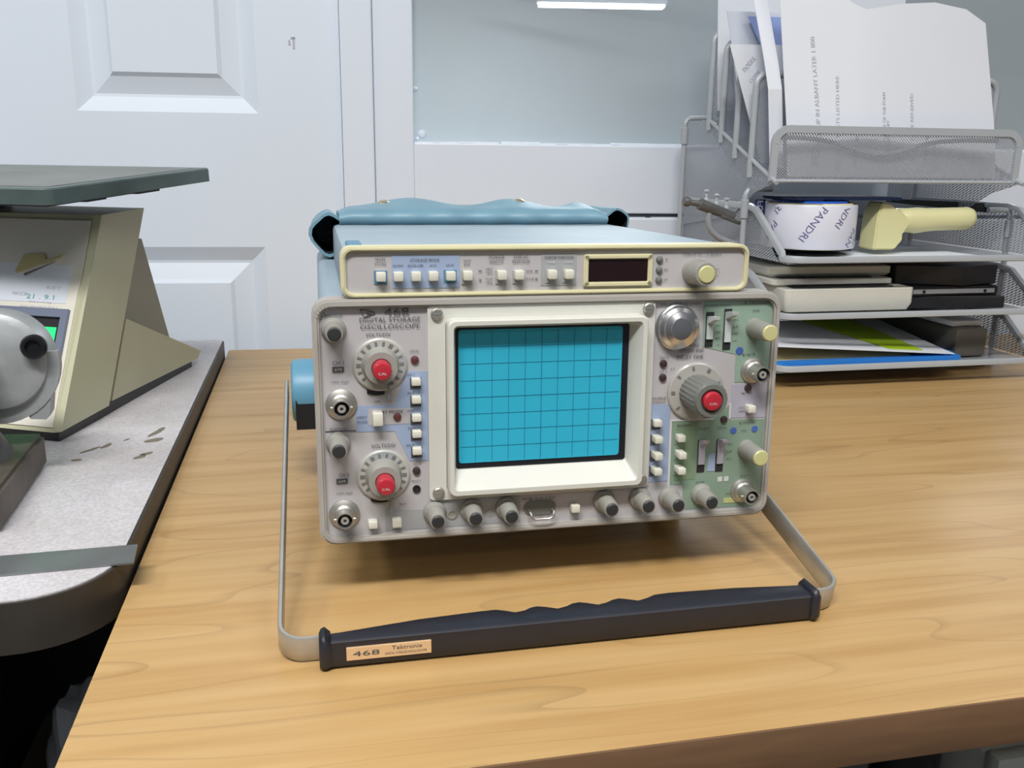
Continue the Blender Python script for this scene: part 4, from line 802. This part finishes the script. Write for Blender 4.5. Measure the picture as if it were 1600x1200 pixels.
# platform, slightly tipped forward
pa, pb = Vector((-.2089,.8222,.2405)), Vector((-.1012,1.0308,.2560)); py_ = (pb-pa).normalized(); px_ = Vector((-.876,.482,.0)); pn = px_.cross(py_).normalized()
if pn.z < 0: pn = -pn
plen = (pb-pa).length
pm = Matrix(((-px_.x,py_.x,pn.x,pa.x),(-px_.y,py_.y,pn.y,pa.y),(-px_.z,py_.z,pn.z,pa.z),(0,0,0,1)))
bm = new(); o2 = [(-x,y) for x, y in rrect(0,.30,0,plen,.008)][::-1]; i2 = [(-x,y) for x, y in rrect(.0012,.2988,.0012,plen-.0012,.007)][::-1]; i3 = [(-x,y) for x, y in rrect(.012,.288,.012,plen-.012,.006)][::-1]
loft(bm, [[(x,y,-.0135) for x, y in o2],[(x,y,-.0012) for x, y in o2],[(x,y,0) for x, y in i2]], 0, True, True); bm.transform(pm); pf = obj('platform', bm, 'plat', sc, True, 30)
bm = new(); prism(bm, [(x,y,0) for x, y in i3], (0,0,-.0002), (0,0,.0004)); bm.transform(pm); obj('worn_top', bm, 'platt', pf, True, 0)
bm = new(); bm.free()
for a, b in ((.52,.66),(.22,.33)): bm = new(); box(bm, (-.036,plen*a,-.0165), (-.008,plen*b,-.0135)); bm.transform(pm); obj('rubber_pad', bm, 'black', pf, True, 0)
bm = new(); box(bm, (-.25,.05,-.022), (-.05,.20,-.0135), bev=.003); bm.transform(pm); lathe(bm, [(.03,0),(.03,.02)], sp_(.17,.155,.2135), (0,0,1), 20); obj('spider', bm, 'black', sc, True, 30)

# ------------------------------------------------------------------ bench machine at the left edge
gr = thing('bench_machine', 'black cast-iron bench machine with round grey guard at the left edge of the bench', 'machine', (-.26,.70,.02))
bm = new(); prism(bm, [(-.2205,.779,0),(-.2125,.629,0),(-.33,.62,0),(-.34,.79,0)], (0,0,.0202), (0,0,.047)); bmesh.ops.bevel(bm, geom=bm.edges[:], offset=.003, segments=2, affect='EDGES'); obj('base', bm, 'ironb', gr, True)
bm = new(); R_ = []
for z, r0, r1, x in ((.046,.034,.05,-.262),(.06,.026,.045,-.262),(.085,.019,.035,-.262),(.12,.018,.03,-.262)):
    R_.append([(x+r0*math.cos(k*math.pi/12),.715+r1*math.sin(k*math.pi/12),z) for k in range(24)])
loft(bm, R_); obj('column', bm, 'iron', gr, True, 50)
bm = new(); box(bm, (-.30,.66,.095), (-.234,.728,.126), bev=.004); obj('motor_housing', bm, 'iron', gr, True)
bm = new(); c_ = (-.2368,.745,.1155)
lathe(bm, [(.001,.016),(.030,.016),(.036,.013),(.0385,.006),(.039,-.012),(.037,-.012),(.036,.004)], c_, (.06,-1,.10), 56)
gd = obj('guard', bm, 'guard', gr, True, 40)
bm = new(); lathe(bm, [(.0092,0),(.0092,.004),(.0078,.0062),(.0055,.0062),(.0055,.003),(0,.003)], (-.2058,.7275,.1285), (.06,-1,.10), 24); obj('bolt', bm, 'bolt', gd, True)
bm = new(); pth = [(-.2395+.040*math.cos(math.radians(a)), .738, .1155+.040*math.sin(math.radians(a))) for a in range(10,-95,-8)]; pth += [(-.245,.735,.0745),(-.262,.73,.068)]
sweep(bm, pth, [(-.008,-.003),(.008,-.003),(.008,.003),(-.008,.003)], (0,1,0)); obj('guard_arm', bm, 'guard', gr, True, 50)
bm = new(); prism(bm, [(-.211,.742,.098),(-.2,.742,.094),(-.203,.742,.074),(-.206,.742,.0695),(-.217,.742,.0705),(-.220,.742,.078)], (0,-.006,0), (0,.008,0)); obj('guard_tail', bm, 'guard', gr, True, 0)
bm = new(); lathe(bm, [(.010,0),(.011,.01),(.011,.03),(0,.031)], (-.255,.72,.082), (.1,-1,0), 20); obj('spindle', bm, 'bolt', gr, True)
